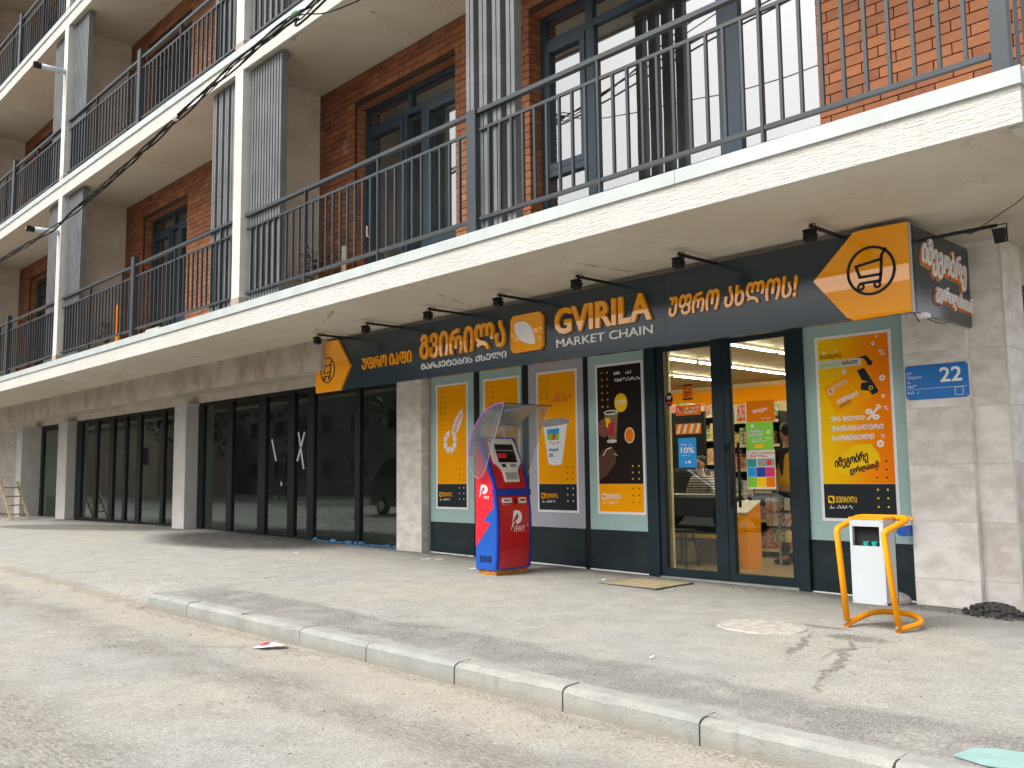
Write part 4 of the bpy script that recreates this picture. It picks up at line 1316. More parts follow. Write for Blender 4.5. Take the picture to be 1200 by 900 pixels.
q = MB(); q.prism([U(.56, .235), U(.66, .222), U(.84, .38), U(.83, .395), U(.75, .41), U(.72, .38), U(.60, .37), U(.60, .34), U(.62, .32), U(.71, .32), U(.62, .305)], 'y', PZ - .002, PZ - .0009); obj('card_band', q, 'charcoal', card)
q = MB(); ring(q, *U(.74, .36), .022, .022, .008, PZ - .003, PZ - .0021, n=14); obj('card_clasp', q, 'yellowprint', card)
obj('card_word', letters(MB(), 'ᲒᲕᲘᲠᲘᲚᲐ', (U(.20, 0)[0], U(.42, 0)[0], U(0, .335)[1], U(0, .305)[1]), PZ - .0009, -.001, bold=.01, rot=21), 'kioskwhite', card)
obj('card_word', letters(MB(), 'ᲛᲔᲒᲝᲑᲐᲠᲘ', (U(.25, 0)[0], U(.57, 0)[0], U(0, .432)[1], U(0, .398)[1]), PZ - .0009, -.001, bold=.02, rot=21), 'white', card)
obj('card_word', letters(MB(), 'ᲑᲐᲠᲐᲗᲘ', (U(.28, 0)[0], U(.46, 0)[0], U(0, .468)[1], U(0, .443)[1]), PZ - .0009, -.001, bold=.01, rot=21), 'charcoal', card)
logo(U(.13, 0)[0], U(.21, 0)[0], U(0, .385)[1], U(0, .345)[1], PZ - .0009, .001, card, 'kioskwhite', 'orangedeep')
q = MB()
letters(q, 'ᲓᲐ ᲛᲘᲘᲦᲔ', (U(.16, 0)[0], U(.63, 0)[0], U(0, .572)[1], U(0, .540)[1]), PZ, -.001, bold=.035)
letters(q, '%', (U(.645, 0)[0], U(.84, 0)[0], U(0, .575)[1], U(0, .50)[1]), PZ, -.001, bold=.03)
letters(q, 'ᲛᲐᲥᲡᲘᲛᲐᲚᲣᲠᲘ', (U(.16, 0)[0], U(.88, 0)[0], U(0, .640)[1], U(0, .603)[1]), PZ, -.001, bold=.035)
letters(q, 'ᲡᲐᲠᲒᲔᲑᲔᲚᲘ', (U(.16, 0)[0], U(.75, 0)[0], U(0, .705)[1], U(0, .668)[1]), PZ, -.001, bold=.035)
letters(q, '%', (U(.84, 0)[0], U(.90, 0)[0], U(0, .695)[1], U(0, .672)[1]), PZ, -.001)
letters(q, '%', (U(.90, 0)[0], U(.965, 0)[0], U(0, .515)[1], U(0, .485)[1]), PZ, -.001)
letters(q, '%', (U(.87, 0)[0], U(.95, 0)[0], U(0, .150)[1], U(0, .110)[1]), PZ, -.001)
obj('slogan', q, 'white', p)
q = MB()
for u, v, r_ in ((.80, .065, .014), (.37, .235, .018), (.90, .30, .022), (.90, .42, .012), (.83, .49, .017), (.83, .735, .026), (.09, .09, .010), (.26, .085, .009), (.85, .02, .008)):
    c = U(u, v)
    for i in range(6):
        a = R(60 * i + 15); q.prism(disc(c[0] + r_ * math.cos(a), c[1] + r_ * math.sin(a), r_ * .52, n=8), 'y', PZ - .001 - .00005 * i, PZ)
obj('flower_pattern', q, 'white', p, kind='stuff')
gp_ = MB(); gp_.prism([U(.15, .90), U(.12, .84), U(.3, .80), U(.45, .74), U(.70, .735), U(.80, .80), U(.82, .85), U(.6, .89), U(.4, .945), U(.3, .94)], 'y', PZ - .0006, PZ)
obj('pale_glow', gp_, 'yellowprint', p)
q = MB(); letters(q, 'იმეგობრე', (U(.17, 0)[0], U(.66, 0)[0], U(0, .885)[1], U(0, .80)[1]), PZ - .0007, -.001, bold=.022, rot=12, shear=.2)
letters(q, 'გვირილასთან', (U(.38, 0)[0], U(.80, 0)[0], U(0, .925)[1], U(0, .868)[1]), PZ - .0007, -.001, bold=.022, rot=12, shear=.2)
obj('script_word', q, 'blackprint', p)
p_side = obj('poster', rbox(-2.744, -2.7445 + .012, 9.5, 10.3, .9, 2.40), 'orangeprint'); tag(p_side, 'orange poster on the side wall past the right corner', 'poster')

# ------------------------------------------------------------------ door stickers
DF = YD - .0015
def sticker(x0, x1, z0, z1, mat, label, nm='sticker'):
    e = obj(nm, rbox(x0, x1, DF - .0015, DF, z0, z1), mat); tag(e, label, 'sticker', 'stickers on the shop door'); return e
DZ = DF - .0016
s_ = sticker(-6.295, -6.155, 2.05, 2.235, 'orangedeep', 'small orange notice with black edges high on the left door pane')
obj('black_edge', rbox(-6.295, -6.155, DZ - .001, DZ, 2.05, 2.07), 'blackprint', s_); obj('black_edge', rbox(-6.295, -6.155, DZ - .001, DZ, 2.215, 2.235), 'blackprint', s_)
obj('small_print', scribble(MB(), (-6.28, -6.17, 2.08, 2.205), DZ, -.001, rows=3, seed=6), 'blackprint', s_)
q = MB().prism(disc(-6.495, 2.075, .055, .085, 20), 'y', DF - .0015, DF)
s_ = obj('sticker', q, 'blackprint'); tag(s_, 'dark oval sticker with a white mark on the left door pane', 'sticker', 'stickers on the shop door')
obj('mark', letters(MB(), 'W', (-6.53, -6.46, 2.07, 2.12), DZ, -.001, bold=.02), 'white', s_)
obj('red_foot', rbox(-6.53, -6.46, DZ - .001, DZ, 2.02, 2.045), 'redside', s_)
s_ = sticker(-6.40, -6.045, 1.87, 1.99, 'orangedeep', 'orange sticker with a telephone symbol on the left door pane')
obj('phone_disc', MB().prism(disc(-6.345, 1.93, .042, .045, 18), 'y', DZ - .001, DZ), 'redside', s_)
q = MB(); stroke(q, [(-6.365, 1.95), (-6.36, 1.92), (-6.335, 1.905), (-6.325, 1.91)], .014, 'y', DZ - .002, DZ - .0011)
scribble(q, (-6.27, -6.06, 1.885, 1.975), DZ, -.001, rows=2, seed=8); obj('print', q, 'white', s_, kind='stuff')
s_ = sticker(-6.41, -6.05, 1.645, 1.77, 'orangedeep', 'orange sticker with slanting white stripes on the left door pane')
q = MB()
for k in range(4): q.prism([(-6.40 + .09 * k, 1.655), (-6.36 + .09 * k, 1.655), (-6.325 + .09 * k, 1.76), (-6.365 + .09 * k, 1.76)], 'y', DZ - .001, DZ)
obj('stripes', q, 'cream', s_)
s_ = sticker(-6.38, -6.125, 1.25, 1.60, 'stickerblue', 'bright blue sticker reading 10% on the left door pane')
q = MB(); letters(q, '10%', (-6.345, -6.155, 1.42, 1.49), DZ, -.001, bold=.03); scribble(q, (-6.34, -6.17, 1.50, 1.535), DZ, -.001, seed=10); scribble(q, (-6.33, -6.18, 1.385, 1.405), DZ, -.001, seed=11)
q.prism([(-6.29, 1.30), (-6.255, 1.30), (-6.2725, 1.33)], 'y', DZ - .001, DZ); q.prism(disc(-6.225, 1.315, .018, n=12), 'y', DZ - .001, DZ)
obj('print', q, 'white', s_, kind='stuff')
s_ = sticker(-5.44, -5.09, 1.745, 1.98, 'orangedeep', 'orange sheet with white script, topmost on the right door pane')
q = MB(); letters(q, 'ფასები', (-5.36, -5.18, 1.845, 1.895), DZ, -.001, bold=.02, rot=6); scribble(q, (-5.25, -5.12, 1.765, 1.79), DZ, -.001, seed=12); obj('print', q, 'white', s_, kind='stuff')
s_ = sticker(-5.455, -5.115, 1.435, 1.742, 'green', 'lime green sheet in the middle of the right door pane')
q = MB(); scribble(q, (-5.43, -5.24, 1.58, 1.66), DZ, -.001, rows=2, seed=13, w=.012); scribble(q, (-5.38, -5.13, 1.51, 1.57), DZ, -.001, rows=2, seed=14); q.prism(disc(-5.37, 1.70, .018, n=10), 'y', DZ - .001, DZ)
ring(q, -5.175, 1.625, .022, .022, .012, DZ - .001, DZ, n=12); obj('print', q, 'white', s_, kind='stuff')
obj('yellow_tag', rbox(-5.35, -5.24, DZ - .001, DZ, 1.455, 1.495), 'yellowprint', s_)
s_ = sticker(-5.46, -5.105, 1.0, 1.432, 'kioskwhite', 'white sheet with a grid of coloured squares, lowest on the right door pane')
for (a, b, c_, d, m) in ((-5.45, -5.335, 1.245, 1.335, 'tealprint'), (-5.45, -5.338, 1.135, 1.24, 'stickerblue'), (-5.335, -5.225, 1.135, 1.24, 'blue'), (-5.222, -5.115, 1.135, 1.24, 'magenta'),
                         (-5.45, -5.338, 1.022, 1.13, 'green'), (-5.335, -5.225, 1.022, 1.13, 'yellowprint'), (-5.222, -5.115, 1.022, 1.13, 'orangedeep'), (-5.32, -5.115, 1.25, 1.335, 'greyplastic')):
    obj('colour_square', rbox(a, b, DZ - .001, DZ, c_, d), m, s_)
obj('red_fruit', MB().prism(disc(-5.18, 1.292, .032, .035, 12), 'y', DZ - .002, DZ - .0011), 'redside', s_)
q = MB(); scribble(q, (-5.42, -5.12, 1.35, 1.41), DZ, -.001, rows=2, seed=15); obj('print', q, 'redside', s_)

# ------------------------------------------------------------------ payment kiosk
KK = empty('payment_kiosk', (-8.31, 7.78, gz(-8.3, 7.8)), 'red and blue payment kiosk marked 1PAY with a curved clear hood, standing by the posters', 'kiosk')
prof = [(.03, -8.135), (.20, -8.112), (.45, -8.098), (.75, -8.102), (.98, -8.135), (1.15, -8.180), (1.665, -8.395)]
def FX(z):
    zz = [p_[0] for p_ in prof]; xx = [p_[1] for p_ in prof]
    return interp(z, zz, xx)
Y0, Y1 = 7.49, 8.07
zk = gz(-8.3, 7.8)
side = [(FX(z), z) for z in [p_[0] for p_ in prof]] + [(-8.44, 1.665), (-8.475, 1.60), (-8.50, 1.45), (-8.50, .03)]
obj('cabinet', MB().prism(side, 'y', Y0, Y1), 'bluefilm', KK, bevel=.004)
obj('plinth', rbox(-8.475, -8.15, Y0 + .02, Y1 - .02, zk - .06, .029), 'rust', KK)
def front(y0, y1, z0, z1, off, th, mat, nm, parent=KK, n=8, poly=None):
    """panel wrapped on the curved front; poly gives y-limits per height"""
    mb = MB(); vs = []; zs_ = [z0 + (z1 - z0) * i / n for i in range(n + 1)]
    for z in zs_:
        a, b = (y0, y1) if poly is None else poly(z)
        x = FX(z) + off
        vs += [(x, a, z), (x, b, z), (x - th, a, z), (x - th, b, z)]
    fs = []
    for i in range(n):
        k = 4 * i
        fs += [(k, k + 1, k + 5, k + 4), (k + 2, k + 6, k + 7, k + 3), (k, k + 4, k + 6, k + 2), (k + 1, k + 3, k + 7, k + 5)]
    fs += [(0, 2, 3, 1), (4 * n, 4 * n + 1, 4 * n + 3, 4 * n + 2)]
    mb.add(vs, fs); return obj(nm, mb, mat, parent)
front(Y0 + .045, Y1 - .045, .05, .93, .010, .02, 'red', 'front_door')
front(Y0 + .045, Y1 - .045, 1.02, 1.64, .008, .02, 'red', 'front_upper')
front(Y0 - .012, Y1 + .012, .935, 1.015, .024, .06, 'blue', 'belt', n=3)
front(Y0 - .004, Y0 + .04, .05, 1.66, .006, .03, 'blue', 'edge_strip', n=12)
front(Y1 - .04, Y1 + .004, .05, 1.66, .006, .03, 'blue', 'edge_strip', n=12)
def bz(z):
    k = interp(z, [1.10, 1.13, 1.24, 1.30, 1.34, 1.60, 1.645], [.115, .12, .125, .18, .235, .222, .19])
    return (7.80 - k, 7.80 + k)
bez = front(0, 0, 1.10, 1.645, .028, .03, 'kioskwhite', 'bezel', n=14, poly=bz)
front(7.65, 7.97, 1.345, 1.575, .032, .006, 'screen', 'screen', bez, n=4)
front(7.70, 7.90, 1.13, 1.22, .034, .004, 'greyplastic', 'tray_recess', bez, n=2)
front(7.575, 7.735, .845, .905, .018, .010, 'kioskwhite', 'slot_plate', n=2)
front(7.61, 7.70, .868, .882, .021, .004, 'blackprint', 'slot', n=1)
front(7.865, 7.985, .835, .905, .018, .010, 'kioskwhite', 'slot_plate', n=2)
front(7.885, 7.965, .865, .885, .021, .004, 'blackprint', 'slot', n=1)
front(7.79, 7.82, .83, .90, .014, .006, 'blackprint', 'coin_slot', n=1)
def wrap(mb, off):
    mb.v = [(FX(z) + off + (x - 0) * .0, y, z) for x, y, z in mb.v]; return mb
def plogo(u0, v0, w, h):
    P = lambda a, b: (u0 + a * w, v0 + b * h)
    out = [[P(.30, 1), P(.62, 1), P(.86, .93), P(1.0, .74), P(.96, .50), P(.78, .36), P(.50, .32), P(.44, .52), P(.60, .54), P(.70, .66), P(.66, .80), P(.55, .84)],
           [P(.30, 1), P(.56, .84), P(.52, .80), P(.16, .42)], [P(.20, .40), P(.38, .46), P(.0, .0)]]
    return out
q = MB()
for poly in plogo(7.70, .50, .20, .25): q.add([(0, y, z) for y, z in poly], [tuple(range(len(poly)))])
letters(q, '1PAY', (7.765, 7.945, .485, .56), 0, .0, axis='x', bold=.0)
obj('logo', wrap(q, .0118), 'white', KK)
# side film: red upper part with a lightning edge, logo
q = MB(); fy = Y0 - .0015
q.prism([(-8.499, .86), (-8.499, 1.30), (-8.49, 1.48), (-8.445, 1.58), (-8.40, 1.50), (-8.30, 1.28), (-8.22, 1.14), (-8.17, 1.0), (-8.16, .93), (-8.19, .86), (-8.16, .80), (-8.36, .62), (-8.22, .60), (-8.499, .30)], 'y', fy, Y0 + .001)
obj('side_film', q, 'redside', KK)
q = MB()
for poly in plogo(-8.44, .90, .17, .17): q.add([(x, fy - .0012, z) for x, z in poly], [tuple(range(len(poly)))])
letters(q, 'PAY', (-8.34, -8.24, .895, .93), fy, -.001, bold=.02)
obj('logo', q, 'white', KK)
# hood: two clear cheeks and a smoked roof sheet between them
arc = []
for i in range(15):
    a = R(178 - 92 * i / 14)
    arc.append((-7.905 + .62 * math.cos(a), 1.40 + .655 * math.sin(a)))
ya, yb = 7.40, 8.17
rf = MB(); n = len(arc)
rf.add([(x, ya + .006, z) for x, z in arc] + [(x, yb - .006, z) for x, z in arc], [(i, i + 1, n + i + 1, n + i) for i in range(n - 1)])
hd = obj('hood_roof', rf, 'acrylic', KK, smooth=True)
low = [(-8.50, 1.30), (-8.44, 1.19), (-8.34, 1.145), (-8.25, 1.19), (-8.19, 1.30)]
cheek = list(reversed(arc)) + low
for k, y in enumerate((ya, yb)):
    obj('hood_cheek', MB().prism(cheek, 'y', y - .0025, y + .0025), 'clear', hd)
    pts = [(x, y, z) for x, z in (arc if k == 0 else arc)]
    obj('hood_edge', MB().tube(pts, .0085 if k == 0 else .005, 6), 'mauve' if k == 0 else 'greyplastic', hd)
    pts = [(x, y, z) for x, z in [arc[0]] + low + [arc[-1]]]
    obj('hood_edge', MB().tube(pts, .0032, 5), 'whitepaint', hd)
obj('front_bar', MB().tube([(arc[-1][0], ya, arc[-1][1]), (arc[-1][0], yb + .06, arc[-1][1])], .006, 6), 'black', hd)
obj('cross_wire', MB().tube([(arc[6][0], ya, arc[6][1]), (arc[6][0], yb, arc[6][1])], .003, 5), 'black', hd)

# ------------------------------------------------------------------ litter bin
zb_ = gz(-3.3, 7.2)
BN = empty('litter_bin', (-3.31, 7.25, zb_), 'white metal litter bin hanging in a bent orange tube frame in front of the pilaster', 'litter bin')
def smooth_path(pts, n=6):
    out = []
    P = [Vector(p_) for p_ in pts]; P = [P[0]] + P + [P[-1]]
    for i in range(1, len(P) - 2):
        for k in range(n):
            t = k / n
            a, b, c_, d = P[i - 1], P[i], P[i + 1], P[i + 2]
            out.append(.5 * ((2 * b) + (c_ - a) * t + (2 * a - 5 * b + 4 * c_ - d) * t * t + (3 * b - 3 * c_ + d - a) * t ** 3))
    out.append(P[-2]); return out
up_ = [(-3.515, 7.13, zb_ + .02), (-3.555, 7.10, .70), (-3.55, 7.115, .725), (-3.49, 7.33, .80), (-3.45, 7.37, .805), (-3.13, 7.39, .805), (-3.085, 7.36, .80), (-3.075, 7.30, .785), (-3.15, 7.12, .715), (-3.165, 7.10, .69), (-3.095, 7.13, zb_ + .02)]
obj('tube_frame', MB().tube(up_, .025, 12), 'orangepaint', BN, smooth=True)
low_ = smooth_path([(-3.515, 7.13, zb_ + .03), (-3.50, 7.25, zb_ + .05), (-3.44, 7.42, zb_ + .09), (-3.33, 7.50, zb_ + .10), (-3.15, 7.52, zb_ + .09), (-3.06, 7.46, zb_ + .06), (-3.045, 7.34, zb_ + .045), (-3.095, 7.13, zb_ + .03)])
obj('foot_loop', MB().tube(low_, .023, 10), 'orangepaint', BN, smooth=True)
bx0, bx1, bt, bb = -3.465, -3.185, .80, .125
body = MB()
body.box(bx0, bx1, 7.14, 7.156, bb, .585).box(bx0, bx1, 7.14, 7.156, .742, bt)
body.box(bx0, bx0 + .022, 7.14, 7.156, .585, .742).box(bx1 - .034, bx1, 7.14, 7.156, .585, .742)
body.box(bx0, bx0 + .012, 7.156, 7.36, bb, bt).box(bx1 - .012, bx1, 7.156, 7.36, bb, bt)
body.box(bx0, bx1, 7.348, 7.36, bb, bt).box(bx0, bx1, 7.156, 7.36, bb, bb + .012)
bo = obj('bin_body', body, 'whitepaint', BN)
obj('lid', rbox(bx0 - .004, bx1 + .004, 7.135, 7.37, bt, bt + .016), 'orangepaint', BN)
obj('liner', rbox(bx0 + .013, bx1 - .013, 7.2, 7.346, bb + .02, bt - .004), 'blackcloth', bo)
obj('hanger_strap', rbox(bx0 - .02, bx1 + .15, 7.355, 7.385, .795, .812), 'orangepaint', BN)
for i, x in enumerate((-3.345, -3.275)):
    bo_ = obj('plastic_bottle', MB().tube([(x, 7.18, .57), (x, 7.172, .618)], .024, 12), 'stickerblue' if 0 else 'tealprint', label='teal bottle cap showing in the mouth of the bin, ' + ('left one' if i == 0 else 'right one'), cat='bottle', group='bottles in the litter bin')

# ------------------------------------------------------------------ overhead cables
base_pts = [(-46, 7.2), (-33, 6.1), (-25.5, 5.93), (-21.45, 5.93), (-17.98, 5.90), (-15.85, 6.03), (-13.54, 6.25), (-12.3, 6.38), (-11.35, 6.49), (-10.03, 6.60), (-9.09, 6.64)]
endsL = [(-8.614, 6.66), (-8.61, 6.60), (-8.8, 6.52), (-8.1, 6.36), (-8.2, 6.70)]
ends2 = [(-6, 7.0), (-5.5, 7.3), (-5.8, 6.9), (-5.2, 6.0), (-5.0, 7.6)]
CBL = empty('cable_bundle', (-12.3, 5.2, 6.3), 'sagging bundle of black overhead cables crossing in front of the balconies', 'cables')
for c in range(5):
    pts = []
    src = base_pts + [endsL[c], ends2[c], (ends2[c][0] + 6, ends2[c][1] + (.6 if c != 3 else -.1))]
    P = smooth_path([(x, 5.2, z) for x, z in src], 8)
    for i, p_ in enumerate(P):
        u = i / len(P)
        amp = .035 if i < len(P) - 22 else .01
        a = 2 * math.pi * (c / 5) + p_.x * (1.6 + .25 * c)
        pts.append((p_.x, p_.y + amp * math.sin(a), p_.z + amp * math.cos(a) + .01 * math.sin(p_.x * 3 + c)))
    obj('cable', MB().tube(pts, [.012, .009, .014, .008, .010][c], 5), 'black', CBL)
def near_pts(x):
    for (a, za), (b, zb2) in zip(base_pts[:-1], base_pts[1:]):
        if a <= x <= b: return za + (zb2 - za) * (x - a) / (b - a)
obj('clip', MB().sphere((-12.36, 5.17, 6.375), .07, .05, .045, 8, 6), 'kioskwhite', CBL)
obj('joint', MB().sphere((-9.02, 5.17, 6.63), .09, .035, .035, 8, 6), simple('green_tape', (.06, .13, .07), .6), CBL)

# white pipe arms with black lamp heads on the posts
def pipe_arm(z, label):
    e = empty('wall_lamp', (-19.75, YF, z), label, 'lamp', 'white pipe lamps on the post')
    obj('pipe', MB().tube([(-19.75, YF - .008, z), (-19.78, 5.40, z - .01)], .058, 14), 'whitepaint', e, smooth=True)
    h_ = MB().tube([(-19.78, 5.399, z - .01), (-19.79, 5.33, z - .01)], .062, 12).box(-19.84, -19.73, 5.25, 5.329, z - .06, z + .045)
    obj('head', h_, 'black', e)
    obj('lens', MB().tube([(-19.785, 5.249, z - .01), (-19.785, 5.235, z - .01)], .035, 12), 'winglass', e)
pipe_arm(9.83, 'white pipe lamp with black head on the post at the upper balcony')
pipe_arm(6.33, 'white pipe lamp with black head on the post behind the cable bundle')

# ------------------------------------------------------------------ plants and things on the balconies
def plant(x, y, z, h, leafm, label, n=60, sp=.22, pot='terracotta'):
    e = empty('potted_plant', (x, y, z), label, 'plant')
    obj('pot', MB().tube([(x, y, z), (x, y, z + .02), (x, y, z + .24)], [.08, .095, .13], 12), pot, e)
    mb = MB(); st = MB(); rn = random.Random(int(abs(x * 100)))
    for i in range(7):
        a = rn.uniform(0, 6.28); r_ = rn.uniform(.2, 1) * sp
        st.tube([(x, y, z + .2), (x + r_ * .4 * math.cos(a), y + r_ * .4 * math.sin(a), z + h * .6), (x + r_ * math.cos(a), y + r_ * math.sin(a), z + h * rn.uniform(.85, 1))], .005, 4)
    for i in range(n):
        a = rn.uniform(0, 6.28); r_ = rn.uniform(.05, 1) * sp; zz = z + .22 + (h - .22) * rn.random()
        c = Vector((x + r_ * math.cos(a), y + r_ * math.sin(a), zz))
        d = Vector((math.cos(a), math.sin(a), rn.uniform(-.6, .8))).normalized(); s = d.cross(Vector((0, 0, 1))).normalized() * rn.uniform(.018, .035)
        L = rn.uniform(.07, .14)
        mb.add([c, c + d * L * .5 + s, c + d * L - Vector((0, 0, .02)), c + d * L * .5 - s], [(0, 1, 2, 3)])
    obj('stems', st, 'bark', e); obj('foliage', mb, leafm, e, kind='stuff')
    return e
zf = S[0] + .35
plant(-11.2, 6.75, zf, .85, 'redleaf', 'dark red potted plant on the first balcony beside the slat screen', 90, .16)
plant(-11.0, 6.95, zf, .80, 'leaf', 'green potted plant behind the dark red one on the first balcony', 60, .15)
plant(-18.9, 6.6, zf, .85, 'redleaf', 'dark potted plant on the middle balcony behind the railing', 70, .2)
plant(-17.6, 6.4, S[1] + .35, .7, 'redleaf', 'small potted plant with pink tint on the upper balcony', 50, .15)
e = obj('plank', rbox(-18.15, -18.02, 6.5, 6.54, zf, zf + 1.0), 'orangedeep'); tag(e, 'narrow orange board leaning on the middle balcony', 'board')
e = obj('plank', rbox(-10.98, -10.90, 7.1, 7.13, zf, zf + .9), 'cream'); tag(e, 'narrow pale board standing by the partition on the first balcony', 'board')
e = obj('storage_box', rbox(-16.9, -16.3, 6.6, 7.0, zf, zf + .35), 'kioskwhite', bevel=.01); tag(e, 'pale storage box on the middle balcony floor', 'box')

# ------------------------------------------------------------------ things on the ground
def ground_disc(name, cx, cy, rx, ry, mat, label, cat, irregular=.0, th=.012, n=28):
    vs = []; rn = random.Random(3)
    zt = gz(cx, cy, 'pav') + th
    rr = [1 + rn.uniform(-irregular, irregular) for _ in range(n)]
    pts = [(cx + rx * rr[i] * math.cos(2 * math.pi * i / n), cy + ry * rr[i] * math.sin(2 * math.pi * i / n)) for i in range(n)]
    mb = MB()
    top = [(x, y, gz(x, y, 'pav') + th) for x, y in pts] + [(cx, cy, zt)]
    bot = [(x + (x - cx) * .06, y + (y - cy) * .06, gz(x, y, 'pav') - .02) for x, y in pts]
    fs = [(i, (i + 1) % n, n) for i in range(n)] + [(i, (i + 1) % n, n + 1 + (i + 1) % n, n + 1 + i) for i in range(n)]
    mb.add(top + bot, fs)
    return obj(name, mb, mat, label=label, cat=cat)
ground_disc('cement_patch', -4.0, 6.62, .36, .30, simple('pale_cement', (.40, .375, .335), .95, .22, 14, bump=.5), 'round pale cement patch in the pavement in front of the shop door', 'patch', .05)
# drain cover
DC = empty('drain_cover', (-6.4, 8.2, gz(-6.4, 8.2)), 'square sand-coloured drain cover with dark edges set in the pavement below the shop door', 'drain cover')
x0, x1, y0, y1 = -6.80, -5.98, 7.83, 8.52
zc = gz(-6.4, 8.2, 'pav')
obj('cover', rbox(x0 + .03, x1 - .03, y0 + .03, y1 - .03, zc - .05, zc + .012), simple('sandy_cover', (.40, .33, .20), .95, .2, 10, bump=.3), DC)
q = MB()
q.box(x0, x0 + .024, y0, y1, zc - .05, zc + .011); q.box(x1 - .024, x1, y0, y1, zc - .05, zc + .011); q.box(x0 + .025, x1 - .025, y0, y0 + .024, zc - .05, zc + .011); q.box(x0 + .025, x1 - .025, y1 - .024, y1, zc - .05, zc + .011)
obj('rim', q, simple('dark_iron', (.07, .065, .055), .8, .3, 20), DC)
# boulder and asphalt heap by the pilaster
q = MB().sphere((-3.78, 8.66, gz(-3.8, 8.6) + .03), .15, .10, .085, 14, 10, .04)
tag(obj('rounded_stone', q, 'stone', smooth=True), 'rounded grey stone against the wall between bin and pilaster', 'stone')
q = MB(); rn = random.Random(8)
q.sphere((-2.88, 8.62, gz(-2.9, 8.6) - .05), .25, .18, .14, 22, 12, .10)
for i in range(260):
    a = rn.uniform(0, 6.28); r_ = abs(rn.gauss(0, .55)); x = -2.88 + .27 * r_ * math.cos(a); y = 8.60 + .19 * r_ * math.sin(a)
    zz = gz(x, y, 'pav') + max(0, .09 * (1 - r_ * r_ * .9))
    q.sphere((x, y, zz), rn.uniform(.008, .024), nu=5, nv=4, jit=.3)
tag(obj('asphalt_heap', q, simple('fresh_asphalt', (.065, .062, .058), .95, .5, 40, bump=.7), kind='stuff'), 'small heap of dark asphalt at the foot of the corner wall', 'asphalt heap')
e = empty('paper_roll', (-3.62, 8.60, .58), 'white and blue dispenser on the wall behind the bin, half hidden by the pilaster', 'dispenser')
obj('white_case', MB().prism([(-3.70, .70), (-3.63, .76), (-3.63, .665), (-3.70, .655)], 'y', 8.62, 8.845), 'white', e, bevel=.006)
obj('blue_case', MB().prism([(-3.72, .60), (-3.705, .655), (-3.63, .66), (-3.63, .565), (-3.69, .572)], 'y', 8.61, 8.85), 'bluefilm', e, bevel=.008)
# pale sheet near the right edge
q = MB()
zp = gz(-1.5, 4.3, 'pav') + .008
pt = [(-1.63, 4.235), (-1.60, 4.40), (-1.53, 4.46), (-1.30, 4.52), (-1.0, 4.50), (-1.05, 4.28), (-1.35, 4.22), (-1.48, 4.19)]
q.add([(x, y, zp) for x, y in pt] + [(x, y, zp + .006) for x, y in pt], [tuple(range(8)), tuple(range(8, 16))] + [(i, (i + 1) % 8, 8 + (i + 1) % 8, 8 + i) for i in range(8)])
tag(obj('plastic_sheet', q, simple('pale_teal_sheet', (.27, .44, .42), .35, .15, 9)), 'pale teal broken sheet lying behind the kerb at the right edge', 'sheet')
# candy wrapper in the gutter
e = empty('wrapper', (-6.82, 3.80, -.2), 'crumpled white and red wrapper lying in the road by the kerb', 'wrapper')
q = MB().add([(-6.93, 3.66, -.196), (-6.80, 3.68, -.18), (-6.72, 3.84, -.17), (-6.80, 3.90, -.19), (-6.90, 3.80, -.165)], [(0, 1, 4), (1, 2, 4), (2, 3, 4)])
obj('foil', q, 'white', e)
q = MB().add([(-6.905, 3.69, -.178), (-6.86, 3.695, -.172), (-6.83, 3.78, -.160), (-6.88, 3.76, -.158)], [(0, 1, 2, 3)])
obj('red_print', q, 'redside', e)
# scraps of paper near the column, blue film along the glazing foot
for i, (x, y, a, l) in enumerate(((-10.35, 8.05, .3, .16), (-10.15, 8.15, .5, .12), (-8.95, 7.75, .1, .13), (-6.93, 8.05, 1, .05), (-12.6, 7.3, .7, .07), (-13.9, 7.2, 0, .04), (-3.9, 5.0, .4, .03))):
    z = gz(x, y, 'pav'); c, s = math.cos(a), math.sin(a)
    q = MB().add([(x, y, z + .006), (x + l * c, y + l * s, z + .012), (x + l * c - .04 * s, y + l * s + .04 * c, z + .02), (x - .03 * s, y + .03 * c, z + .008)], [(0, 1, 2, 3)])
    tag(obj('paper_scrap', q, 'white'), 'white scrap of paper on the pavement ' + ['near the narrow stone column', 'just right of the scrap near the column', 'at the left foot of the payment kiosk', 'left of the drain cover', 'below the dark store window', 'left of the scrap below the store window', 'in the gravel strip behind the kerb'][i], 'paper scrap')
q = MB(); rn = random.Random(5)
x = -14.5
while x < -11.85:
    L = rn.uniform(.05, .16); z = gz(x, 8.75) + .005
    h_ = rn.uniform(.02, .055)
    q.add([(x, 8.80, z), (x + L, 8.79, z + rn.uniform(-.005, .01)), (x + L, 8.835, z + h_), (x, 8.838, z + h_ * rn.uniform(.5, 1.2)), (x + L * .5, 8.76 - rn.uniform(0, .05), z)], [(0, 1, 2, 3), (0, 4, 1)])
    x += L * .8
tag(obj('film_strip', q, 'foamblue'), 'torn strip of blue film along the foot of the dark store window', 'film strip')
